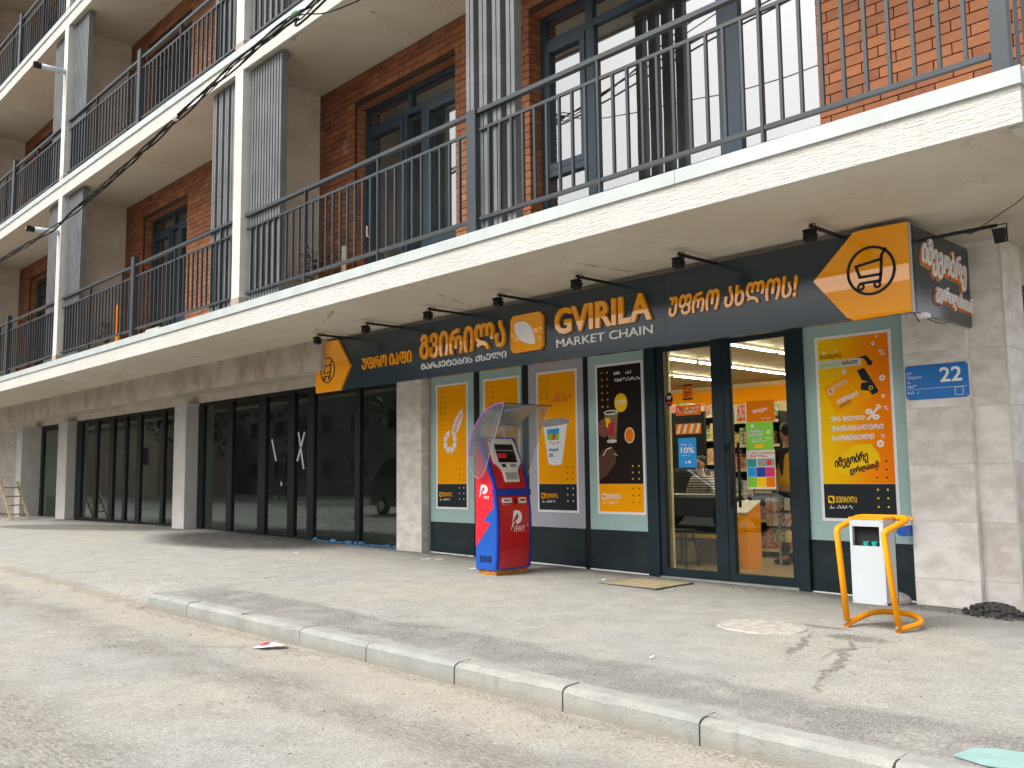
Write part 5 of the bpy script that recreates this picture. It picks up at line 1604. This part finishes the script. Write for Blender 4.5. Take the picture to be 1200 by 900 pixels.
# loose grit on road and pavement
q = MB(); rn = random.Random(11)
for i in range(5200):
    if rn.random() < .45:
        x = rn.uniform(-13, -.6); y = rn.choice((rn.gauss(3.78, .13), rn.uniform(1.5, 3.9), rn.gauss(3.1, .2)))
        if y > 3.95: continue
        z = -.205
        if x < -9.9: z = gz(x, y)
    else:
        x = rn.uniform(-14, -.9); y = rn.choice((rn.gauss(4.5, .2), rn.uniform(4.2, 8.7), rn.gauss(8.6, .12)))
        if y < 4.17 or y > 8.72: continue
        z = gz(x, y, 'pav' if x > -9.9 else None)
    s = rn.choice((.004, .005, .007, .010)) * rn.uniform(.6, 1.2)
    a = rn.uniform(0, 6.28)
    v = [(x + s * math.cos(a + k * 2.09) * rn.uniform(.7, 1.3), y + s * math.sin(a + k * 2.09) * rn.uniform(.7, 1.3), z - .003) for k in range(3)] + [(x, y, z + s * rn.uniform(.6, 1))]
    q.add(v, [(0, 1, 3), (1, 2, 3), (2, 0, 3)], rn.random() + .001)
def gritm():
    t = NT('grit'); at = t.n.new("ShaderNodeAttribute"); at.attribute_name = 'rnd'
    return t.fin(t.mix(at.outputs['Fac'], (.10, .095, .085), (.42, .38, .32)), .9)
tag(obj('loose_grit', q, gritm()), 'loose grit and small stones scattered over road and pavement', 'grit', kind='stuff')
# ladder at the far left
e = empty('ladder', (-28.8, 7.5, gz(-28.8, 7.6)), 'worn wooden ladder leaning at the far left edge by the stone wall', 'ladder')
z0 = gz(-28.7, 7.6)
for dy in (0, .45):
    obj('rail', MB().prism([(-28.66, z0), (-28.56, z0), (-29.85, 1.15), (-29.95, 1.15)], 'y', 7.5 + dy, 7.56 + dy), 'wood', e)
for k in range(4):
    t = (k + .6) / 4.4
    obj('rung', rbox(-28.64 - 1.29 * t, -28.58 - 1.29 * t, 7.561, 7.949, z0 + (1.15 - z0) * t, z0 + (1.15 - z0) * t + .04), 'wood', e)

# ------------------------------------------------------------------ inside the shop
CZ = 3.2
obj('shop_floor', rbox(-11.2, -3.4, 9.03, 18, -.2, .0), 'shopfloor', kind='structure')
obj('shop_floor', rbox(-14, -11.2, 11.62, 18, -.2, .0), 'shopfloor', kind='structure')
obj('shop_ceiling', rbox(-11.2, -3.4, 9.03, 18, CZ, CZ + .05), 'shopceil', kind='structure')
obj('shop_ceiling', rbox(-14, -11.2, 11.62, 18, CZ, CZ + .05), 'shopceil', kind='structure')
obj('shop_back_wall', rbox(-14, -3.4, 18.0, 18.1, 0, CZ), 'cream', kind='structure')
obj('shop_left_wall', rbox(-11.32, -11.21, 9.03, 11.62, -.2, CZ), 'cream', kind='structure')
obj('shop_left_wall', rbox(-14.1, -14.0, 11.62, 18, -.2, CZ), 'cream', kind='structure')
obj('shop_right_wall', rbox(-3.5, -3.41, 9.05, 18, -.2, CZ - .001), 'cream', kind='structure')
e = empty('wall_banner', (-10, 15.98, 2.72), 'orange band running along the top of the walls inside the shop', 'banner')
obj('band', rbox(-13.98, -3.6, 17.97, 17.995, 2.74, 3.10), 'orangeprint', e)
obj('band', rbox(-13.995, -13.97, 11.7, 17.96, 2.74, 3.10), 'orangeprint', e)
tag(obj('door_pier', rbox(-6.80, -6.645, 9.06, 9.10, 0, CZ - .001), 'cream'), 'narrow cream pier just inside the left door leaf', 'pier')
tube_me = None
for ri, x in enumerate((-4.35, -5.95, -7.58, -9.23, -10.85, -12.3)):
    for k in range(5):
        y = 10.3 + 1.56 * k + (.12 if ri % 2 else 0)
        if y + 1.4 > 17.9 or (x < -11 and y < 11.7): continue
        e = empty('ceiling_light', (x, y, CZ - .06), ['first', 'second', 'third', 'fourth', 'fifth', 'sixth'][ri] + ' row of strip lights from the right shop wall, strip number ' + ['one', 'two', 'three', 'four', 'five'][k] + ' from the door', 'light', 'strip lights in the shop')
        obj('lit_strip', rbox(x - .022, x + .022, y + .02, y + 1.42, CZ - .058, CZ - .04), 'tube', e)
        obj('housing', rbox(x - .035, x + .035, y, y + 1.44, CZ - .039, CZ - .001), 'white', e)
e = empty('dome_camera', (-7.0, 9.9, CZ - .13), 'small white dome camera on the shop ceiling behind the left pane', 'camera')
obj('mount', MB().tube([(-7.0, 9.9, CZ - .001), (-7.0, 9.9, CZ - .07)], .07, 14), 'white', e)
obj('dome', MB().sphere((-7.0, 9.9, CZ - .09), .055, nu=12, nv=8), 'blackprint', e)

NUM = 'one two three four five six seven eight nine ten eleven twelve thirteen fourteen fifteen sixteen'.split()
def shelf_unit(x0, x1, y0, y1, h, n, label, short, goods=True):
    e = empty('shelf_unit', ((x0 + x1) / 2, (y0 + y1) / 2, 0), label, 'shelves')
    obj('back_panel', rbox(x0, x1, y1 - .03, y1, 0, h), 'charcoal', e)
    obj('side_panel', rbox(x0 - .03, x0 - .001, y0, y1, 0, h), 'charcoal', e)
    obj('side_panel', rbox(x1 + .001, x1 + .03, y0, y1, 0, h), 'charcoal', e)
    for i in range(n):
        z = .12 + (h - .25) * i / (n - 1)
        obj('shelf', rbox(x0, x1, y0, y1 - .031, z - .03, z), 'brownbox', e)
        obj('price_strip', rbox(x0, x1, y0 - .012, y0 - .001, z - .035, z + .005), 'cream', e)
        if goods and i < n:
            x = x0 + .01; cnt = -1
            while x < x1 - .1:
                w = random.uniform(.07, .13); hh = random.uniform(.17, .29)
                if x + w > x1: break
                cnt += 1
                b = obj('package', rbox(x, x + w - .008, y0 + .02, y0 + .15, z + .001, z + hh), 'goods')
                tag(b, 'package number %s from the left on shelf %s of the %s' % (NUM[cnt], NUM[i], short), 'package', 'packages on the shop shelves')
                x += w
    return e
shelf_unit(-9.9, -8.75, 13.3, 13.75, 2.3, 6, 'tall dark shelf unit far back behind the left door pane', 'far tall unit')
shelf_unit(-7.95, -6.95, 12.2, 12.65, 2.1, 6, 'dark shelf unit behind the coloured sheets on the right pane', 'unit behind coloured sheets')
shelf_unit(-6.85, -6.2, 11.3, 11.7, 1.05, 3, 'low shelf unit beside the standing shop worker', 'low unit')
shelf_unit(-6.7, -5.7, 12.4, 12.85, 2.0, 5, 'dark shelf unit behind the standing shop worker', 'unit behind the worker')
tag(obj('dark_board', rbox(-8.9, -8.1, 11.95, 12.0, 0, 2.15), 'charcoal'), 'tall dark board behind the boy at the counter', 'board')
ct = empty('shop_counter', (-7.25, 10.35, 0), 'dark shop counter with yellow edge seen through the left door pane', 'counter')
obj('top', rbox(-8.1, -6.5, 10.05, 10.65, .855, .895), 'greyplastic', ct)
obj('front', rbox(-8.05, -6.55, 10.1, 10.13, .38, .854), 'charcoal', ct)
obj('edge', rbox(-8.08, -6.52, 10.07, 10.12, .33, .378), 'yellowprint', ct)
obj('lower_front', rbox(-8.05, -6.55, 10.16, 10.6, 0, .329), 'brownbox', ct)
tag(obj('crate', rbox(-7.3, -6.95, 9.80, 10.04, .03, .28), 'wood', bevel=.01), 'small pale crate on the floor before the counter', 'crate')
st_ = empty('stool', (-6.88, 9.6, 0), 'black stool standing in front of the counter inside the left door', 'stool')
obj('seat', MB().tube([(-6.88, 9.6, .43), (-6.88, 9.6, .47)], .16, 16), 'black', st_)
for a in (45, 135, 225, 315):
    c, s_ = math.cos(R(a)), math.sin(R(a))
    obj('leg', MB().tube([(-6.88 + .12 * c, 9.6 + .12 * s_, .43), (-6.88 + .19 * c, 9.6 + .19 * s_, .0)], .012, 6), 'black', st_)
pb = empty('promo_box', (-6.2, 9.98, 0), 'orange display box with sloping top inside the right door pane', 'display')
obj('body', MB().prism([(9.82, .0), (9.82, .66), (10.14, .80), (10.14, .0)], 'x', -6.36, -6.08), 'orangeprint', pb)
obj('top_card', MB().prism([(9.815, .672), (9.815, .69), (10.14, .83), (10.14, .815)], 'x', -6.37, -6.07), 'kioskwhite', pb)
fe = empty('fire_extinguisher', (-6.27, 9.66, 0), 'dark red fire extinguisher beside the orange display box', 'extinguisher')
obj('cylinder', MB().tube([(-6.27, 9.66, .01), (-6.27, 9.66, .05), (-6.27, 9.66, .36), (-6.27, 9.66, .41), (-6.27, 9.66, .43)], [.06, .068, .068, .05, .02], 14), 'red', fe, smooth=True)
obj('valve', rbox(-6.29, -6.20, 9.65, 9.67, .43, .47), 'black', fe)
rk = empty('goods_rack', (-6.0, 10.35, 0), 'wire rack hung with pink and white packets to the right of the orange display box', 'rack')
obj('pole', MB().tube([(-6.0, 10.45, 0), (-6.0, 10.45, 1.0)], .012, 6), 'greyplastic', rk)
for i in range(3):
    obj('hook_bar', rbox(-6.14, -5.86, 10.44, 10.46, .45 + .2 * i, .465 + .2 * i), 'greyplastic', rk)
for i in range(12):
    x = -6.12 + .085 * (i % 4); z = .30 + .2 * (i // 4)
    tag(obj('packet', rbox(x - .035, x + .035, 10.40 + .01 * (i % 2), 10.43, z, z + .15), 'goods'), 'packet hanging %s in the %s row of the wire rack' % (['leftmost', 'second from left', 'third from left', 'rightmost'][i % 4], ['lowest', 'middle', 'top'][i // 4]), 'packet', 'packets on the wire rack')

# people: one skinned body each, clothing and hair as parts
def skin(nodes, edges, mat, name, parent, subd=2, loc=(0, 0, 0), rz=0.0):
    me = bpy.data.meshes.new(name)
    keys = list(nodes); ix = {k: i for i, k in enumerate(keys)}
    me.from_pydata([nodes[k][0] for k in keys], [(ix[a], ix[b]) for a, b in edges], [])
    o = bpy.data.objects.new(name, me); COL.objects.link(o)
    m = o.modifiers.new('s', 'SKIN'); m.use_smooth_shade = True
    for i, k in enumerate(keys):
        r_ = nodes[k][1]; r_ = (r_, r_) if isinstance(r_, (int, float)) else r_
        me.skin_vertices[0].data[i].radius = r_
    me.skin_vertices[0].data[0].use_root = True
    s = o.modifiers.new('d', 'SUBSURF'); s.levels = subd; s.render_levels = subd
    dg = bpy.context.evaluated_depsgraph_get()
    ev = bpy.data.meshes.new_from_object(o.evaluated_get(dg))
    bpy.data.objects.remove(o)
    T = Matrix.Translation(loc) @ Matrix.Rotation(rz, 4, 'Z')
    ev.transform(T)
    mb = MB(); mb.v = [tuple(v.co) for v in ev.vertices]; mb.f = [tuple(p.vertices) for p in ev.polygons]; mb.r = [0] * len(mb.v)
    bpy.data.meshes.remove(ev)
    return obj(name, mb, mat, parent, smooth=True)
def person(loc, rz, label, seated, top, vest, H=1.0, legs='charcoal'):
    """local: faces -y; arms bent forward"""
    e = empty('person', loc, label, 'person')
    L = lambda x, y, z: (x * H, y * H, z * H)
    hip = .92 if not seated else .55
    N = {}; E_ = []
    def nd(k, x, y, z, r, frm=None):
        N[k] = (L(x, y, z), r if isinstance(r, tuple) else r * H)
        if isinstance(r, tuple): N[k] = (L(x, y, z), (r[0] * H, r[1] * H))
        if frm: E_.append((frm, k))
    nd('pel', 0, 0, hip, (.15, .10)); nd('wai', 0, -.01, hip + .16, (.13, .09), 'pel'); nd('che', 0, 0, hip + .36, (.155, .105), 'wai')
    nd('nkb', 0, .01, hip + .53, (.075, .06), 'che'); nd('nck', 0, -.01, hip + .60, .050, 'nkb'); nd('jaw', 0, -.03, hip + .66, (.058, .068), 'nck')
    nd('hed', 0, -.025, hip + .74, (.075, .090), 'jaw'); nd('crn', 0, -.01, hip + .80, (.060, .075), 'hed')
    nd('nos', 0, -.125, hip + .695, .010, 'hed')
    for s, t in ((-1, 'L'), (1, 'R')):
        nd('ear' + t, s * .082, -.01, hip + .715, .012, 'hed')
        nd('sh' + t, s * .17, .01, hip + .47, .060, 'che'); nd('el' + t, s * .24, -.03, hip + .20, .042, 'sh' + t)
        nd('wr' + t, s * .15, -.25, hip + .20, .028, 'el' + t); nd('pa' + t, s * .13, -.31, hip + .20, (.036, .016), 'wr' + t)
        for i in range(4):
            fx = s * (.155 - .017 * i)
            nd('f%d%s' % (i, t), fx, -.365 - .008 * (i in (1, 2)), hip + .195, .0085, 'pa' + t)
            nd('g%d%s' % (i, t), fx - s * .004, -.395 - .008 * (i in (1, 2)), hip + .175, .0075, 'f%d%s' % (i, t))
        nd('th' + t, s * .095, -.33, hip + .205, .010, 'pa' + t); nd('tt' + t, s * .08, -.36, hip + .20, .008, 'th' + t)
        if seated:
            nd('hp' + t, s * .09, -.02, hip - .03, .085, 'pel'); nd('kn' + t, s * .12, -.42, hip - .02, .058, 'hp' + t); nd('an' + t, s * .12, -.40, .09, .04, 'kn' + t)
        else:
            nd('hp' + t, s * .09, 0, hip - .08, .09, 'pel'); nd('kn' + t, s * .10, -.02, .48, .058, 'hp' + t); nd('an' + t, s * .10, .01, .09, .042, 'kn' + t)
        nd('to' + t, s * .11, N['an' + t][0][1] / H - .15, .045, .04, 'an' + t)
    skin(N, E_, 'skin', 'body', e, 2, loc, rz)
    def cloth(keys, grow, mat, nm, trim=()):
        n2 = {k: (N[k][0], tuple(v + grow for v in N[k][1]) if isinstance(N[k][1], tuple) else N[k][1] + grow) for k in keys}
        ed = [x for x in E_ if x[0] in n2 and x[1] in n2]
        skin(n2, ed, mat, nm, e, 2, loc, rz)
    cloth(['pel', 'wai', 'che', 'nkb', 'shL', 'shR', 'elL', 'elR', 'wrL', 'wrR'], .014, top, 'shirt')
    cloth(['pel', 'hpL', 'hpR', 'knL', 'knR', 'anL', 'anR'], .016, legs, 'trousers')
    if vest: cloth(['pel', 'wai', 'che', 'nkb'], .034, vest, 'vest')
    Rz = Matrix.Rotation(rz, 4, 'Z')
    def W(x, y, z): v = Rz @ Vector(L(x, y, z)); return (v.x + loc[0], v.y + loc[1], v.z + loc[2])
    h_ = MB().sphere(W(0, .012, hip + .765), .093 * H, .093 * H, .092 * H, 14, 9)
    obj('hair', h_, 'hair', e, smooth=True)
    ft = MB()
    for s in (-1, 1): ft.sphere(W(s * .030, -.112, hip + .725), .009 * H, nu=8, nv=6)
    obj('eyes', ft, 'hair', e)
    obj('mouth', MB().tube([W(-.02, -.108, hip + .655), W(0, -.114, hip + .653), W(.02, -.108, hip + .655)], .004, 5), 'redside', e)
    for s in (-1, 1):
        a = N['an' + ('L' if s < 0 else 'R')][0]
        f = MB().sphere(W(a[0] / H, a[1] / H - .07, .035), .05 * H, .13 * H, .045 * H, 12, 8) if abs(math.sin(rz)) < .5 else MB().sphere(W(a[0] / H, a[1] / H - .07, .035), .13 * H, .05 * H, .045 * H, 12, 8)
        obj('shoe', f, 'blackcloth', e, smooth=True)
    return e
person((-7.52, 10.98, .13), R(-4), 'boy in a striped shirt sitting behind the shop counter', True, 'stripes', None, .93)
bs = empty('high_stool', (-7.52, 11.02, 0), 'high stool under the boy behind the counter', 'stool')
obj('seat', MB().tube([(-7.52, 11.02, .52), (-7.52, 11.02, .57)], .17, 14), 'black', bs)
obj('pole', MB().tube([(-7.52, 11.02, .0), (-7.52, 11.02, .52)], .03, 8), 'greyplastic', bs)
person((-5.93, 10.62, .0), R(-125), 'shop worker with black sleeves and a yellow vest standing behind the right pane', False, 'blackcloth', 'yellowvest', 1.03)

# ------------------------------------------------------------------ dark empty stores behind the tinted glazing
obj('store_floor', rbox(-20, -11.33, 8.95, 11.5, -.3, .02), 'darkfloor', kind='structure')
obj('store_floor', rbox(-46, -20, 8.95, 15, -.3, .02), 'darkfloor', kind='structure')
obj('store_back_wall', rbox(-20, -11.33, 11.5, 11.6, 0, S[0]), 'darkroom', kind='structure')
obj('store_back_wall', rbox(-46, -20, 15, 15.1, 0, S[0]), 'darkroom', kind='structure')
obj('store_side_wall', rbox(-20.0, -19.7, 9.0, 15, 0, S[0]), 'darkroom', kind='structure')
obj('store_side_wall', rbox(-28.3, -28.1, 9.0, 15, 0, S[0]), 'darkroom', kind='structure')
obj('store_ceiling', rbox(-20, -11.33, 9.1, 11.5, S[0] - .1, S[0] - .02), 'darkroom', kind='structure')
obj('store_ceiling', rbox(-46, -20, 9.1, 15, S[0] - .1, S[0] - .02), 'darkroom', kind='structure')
tr = empty('trestle', (-15.8, 10.3, 0), 'wooden trestle with a diagonal brace inside the dark store', 'trestle')
obj('top_beam', rbox(-18.6, -14.7, 10.26, 10.34, .64, .77), 'wood', tr)
obj('post', rbox(-16.42, -16.28, 10.27, 10.33, .02, .639), 'wood', tr)
obj('post', rbox(-14.9, -14.78, 10.27, 10.33, .02, .639), 'wood', tr)
obj('brace', MB().prism([(-16.27, .63), (-16.15, .64), (-14.9, .12), (-15.0, .04)], 'y', 10.22, 10.258), 'wood', tr)
obj('foot_board', rbox(-18.3, -16.43, 10.27, 10.33, .25, .34), 'wood', tr)

# ------------------------------------------------------------------ across the street (seen in the glass)
def car(x, y, paint, label, face=1, k=1.0):
    e = empty('parked_car', (x, y, -.2), label, 'car'); z = -.205
    f = lambda pts: [(x + face * px, z + pz_ * (1 + (k - 1) * (pz_ > .5))) for px, pz_ in pts]
    low = f([(-2.15, .32), (-2.18, .62), (-2.05, .86), (-1.55, .93), (1.05, .96), (1.75, .84), (2.1, .68), (2.16, .45), (2.12, .30)])
    obj('body', MB().prism(low, 'y', y - .86, y + .86), paint, e, bevel=.05)
    cab = MB(); b = [(-2.0, .90 * k), (-1.45, 1.42 * k), (-.95, 1.49 * k), (.15, 1.47 * k), (1.15, .95 * k)]
    n = 5; vs = []
    for s in (-1, 1):
        for px, pz_ in b: vs.append((x + face * px, y + s * (.80 if pz_ < 1 * k else .62), z + pz_))
    cab.add(vs, [(0, 1, 2, 3, 4), (9, 8, 7, 6, 5)] + [(i, (i + 1) % n, n + (i + 1) % n, n + i) for i in range(n)])
    cb_ = obj('cabin', cab, paint, e, bevel=.03)
    for s in (-1, 1):
        q = MB(); q.add([(x + face * px, y + s * yy, z + pz_ * k) for px, pz_, yy in ((-1.7, 1.0, .80), (-1.3, 1.38, .665), (.1, 1.40, .655), (.88, 1.0, .80))], [(0, 1, 2, 3)])
        obj('side_window', q, 'winglass', cb_)
    q = MB(); q.add([(x + face * 1.13, y - .7, z + .98 * k), (x + face * 1.13, y + .7, z + .98 * k), (x + face * .24, y + .56, z + 1.45 * k), (x + face * .24, y - .56, z + 1.45 * k)], [(0, 1, 2, 3)]); obj('windscreen', q, 'winglass', cb_)
    for px in (-1.35, 1.35):
        for s in (-1, 1):
            w = obj('wheel', MB().tube([(x + face * px, y + s * .70, z + .32), (x + face * px, y + s * .885, z + .32)], .32, 20), 'rubber', e)
            obj('rim', MB().tube([(x + face * px, y + s * .886, z + .32), (x + face * px, y + s * .895, z + .32)], .20, 14), 'silver', w)
    for s in (-1, 1):
        obj('headlight', rbox(*sorted((x + face * 2.02, x + face * 2.17)), y + s * .62 - .17, y + s * .62 + .17, z + .62, z + .74), 'kioskwhite', e, bevel=.02)
    return e
car(-13.3, -1.5, 'silver', 'silver car parked across the road, mirrored in the shop door', 1)
car(-25.3, -2.0, 'darkcar', 'tall dark car parked across the road, mirrored in the dark store window', 1, 1.42)

def far_house(name, x0, x1, y0, y1, h, wall, label, nx, nz, gable=0):
    e = empty(name, ((x0 + x1) / 2, (y0 + y1) / 2, -.2), label, 'building')
    w = obj('wall', rbox(x0, x1, y0, y1, -.3, h), wall, e)
    if gable:
        q = MB().prism([(y0 - .5, h - .1), (y1 + .5, h - .1), ((y0 + y1) / 2, h + gable)], 'x', x0 - .4, x1 + .4); obj('roof', q, 'rooftile', e)
    else: obj('roof', rbox(x0 - .2, x1 + .2, y0 - .2, y1 + .2, h + .001, h + .5), 'towerwall', e)
    for i in range(nx):
        for j in range(nz):
            cx = x0 + (i + .5) * (x1 - x0) / nx; cz = (j + .55) * h / nz
            f = obj('window', rbox(cx - .75, cx + .75, y1 + .001, y1 + .05, cz - .7, cz + .7), 'towerwall', e)
            obj('pane', rbox(cx - .65, cx + .65, y1 + .051, y1 + .06, cz - .6, cz + .6), 'winglass', f)
    return e
far_house('plastered_house', -41, 3, -23, -15.5, 6.6, 'housewall', 'plastered two storey house with a tiled roof across the road', 12, 2, 1.8)
far_house('tower_block', -90, -46, -22, -17, 25, 'towerwall', 'tall dull apartment block across the road', 12, 8)
M['beigehouse'] = simple('far_beige_plaster', (.50, .40, .30), .9, .1, .4)
far_house('beige_house', -112, -66, -15, -9.5, 5.2, 'beigehouse', 'long beige house further down the road', 9, 1)
far_house('side_block', -120, -84, -10, 20, 16, 'towerwall', 'grey block closing the far end of the street', 6, 4)
def tree(x, y, h, r, label, n=1500, seed=1):
    e = empty('tree', (x, y, -.2), label, 'tree', 'trees across the road'); rn = random.Random(seed)
    tk = MB().tube([(x, y, -.3), (x + .1, y, h * .25), (x, y + .1, h * .5), (x + .1, y, h * .8)], [.24, .19, .13, .04], 8)
    for i in range(7):
        a = i * 2.4; z = h * (.3 + .07 * i)
        tk.tube([(x, y, z), (x + r * .45 * math.cos(a), y + r * .45 * math.sin(a), z + h * .12), (x + r * .8 * math.cos(a), y + r * .8 * math.sin(a), z + h * .2)], [.08, .05, .02], 5)
    obj('trunk', tk, 'bark', e)
    cl = [(rn.gauss(0, r * .45), rn.gauss(0, r * .45), rn.uniform(.35, 1.0) * h, rn.uniform(.25, .5) * r) for _ in range(22)]
    mb = MB()
    for i in range(n):
        c = rn.choice(cl); v = Vector((rn.gauss(0, 1), rn.gauss(0, 1), rn.gauss(0, 1))).normalized() * c[3] * rn.uniform(.6, 1.05)
        p_ = Vector((x + c[0], y + c[1], c[2])) + v
        d = Vector((rn.gauss(0, 1), rn.gauss(0, 1), rn.gauss(0, .6))).normalized(); s_ = d.cross(Vector((.1, .2, 1))).normalized() * rn.uniform(.08, .15); d *= rn.uniform(.2, .36)
        mb.add([p_ - d, p_ + s_, p_ + d, p_ - s_], [(0, 1, 2, 3)])
    obj('crown', mb, 'leaf', e, kind='stuff')
for i, (x, y, h, r_) in enumerate(((-29.5, -13, 7.5, 2.6), (-39, -12, 9, 3.2), (-49, -10.5, 9.5, 3.4), (-58, -9, 8, 3.0), (-20, -14, 4.6, 1.6))):
    tree(x, y, h, r_, ['leafy tree between the plastered house and the tall block', 'broad leafy tree in front of the tall block', 'large leafy tree further down the road', 'leafy tree near the far end of the street', 'small leafy tree in front of the plastered house'][i], seed=i + 1)

# ------------------------------------------------------------------ small wear and fittings
# kiosk: seams, vents, lock, stickers
obj('panel_seam', MB().prism([(FX(z) + .0105, z) for z in (.69, .694)] + [(FX(z) + .008, z) for z in (.694, .69)], 'x', 0, 0) if False else rbox(FX(.30) + .009, FX(.30) + .0112, 7.54, 8.02, .298, .301), 'blackprint', KK)
for k in range(5):
    obj('vent_slot', rbox(-8.42 + .045 * k, -8.395 + .045 * k, Y0 - .0032, Y0 - .0002, .12, .20), 'blackprint', KK)
obj('lock', MB().tube([(FX(.55) + .008, 7.99, .56), (FX(.55) + .016, 7.99, .56)], .009, 10), 'greyplastic', KK)
front(7.685, 7.75, 1.285, 1.325, .033, .003, 'blackprint', 'card_reader', bez, n=1)
front(7.83, 7.93, 1.285, 1.325, .033, .003, 'greyplastic', 'notice', bez, n=1)
front(7.66, 7.96, 1.49, 1.50, .034, .002, 'greyplastic', 'screen_line', bez, n=1)
front(7.66, 7.80, 1.40, 1.46, .034, .002, 'redside', 'screen_tile', bez, n=1)
front(7.56, 7.62, 1.60, 1.63, .031, .002, 'magenta', 'small_sticker', bez, n=1)
q = MB(); scribble(q, (7.58, 7.74, .815, .84), 0, .001, axis='x', seed=31); obj('small_print', wrap(q, .012), 'white', KK, kind='stuff')
# bin: bolts, weld collars, scuffed feet
for x in (-3.515, -3.095):
    obj('bolt', MB().tube([(x, 7.096, zb_ + .045), (x, 7.088, zb_ + .045)], .011, 8), 'greyplastic', BN)
    obj('rusty_foot', MB().tube([(x, 7.13, zb_ - .004), (x, 7.13, zb_ + .022)], .0295, 12), 'rust', BN)
for (x, z) in ((-3.452, .785), (-3.198, .785), (-3.452, .14), (-3.198, .14)):
    obj('rivet', MB().tube([(x, 7.141, z), (x, 7.136, z)], .005, 8), 'greyplastic', BN)
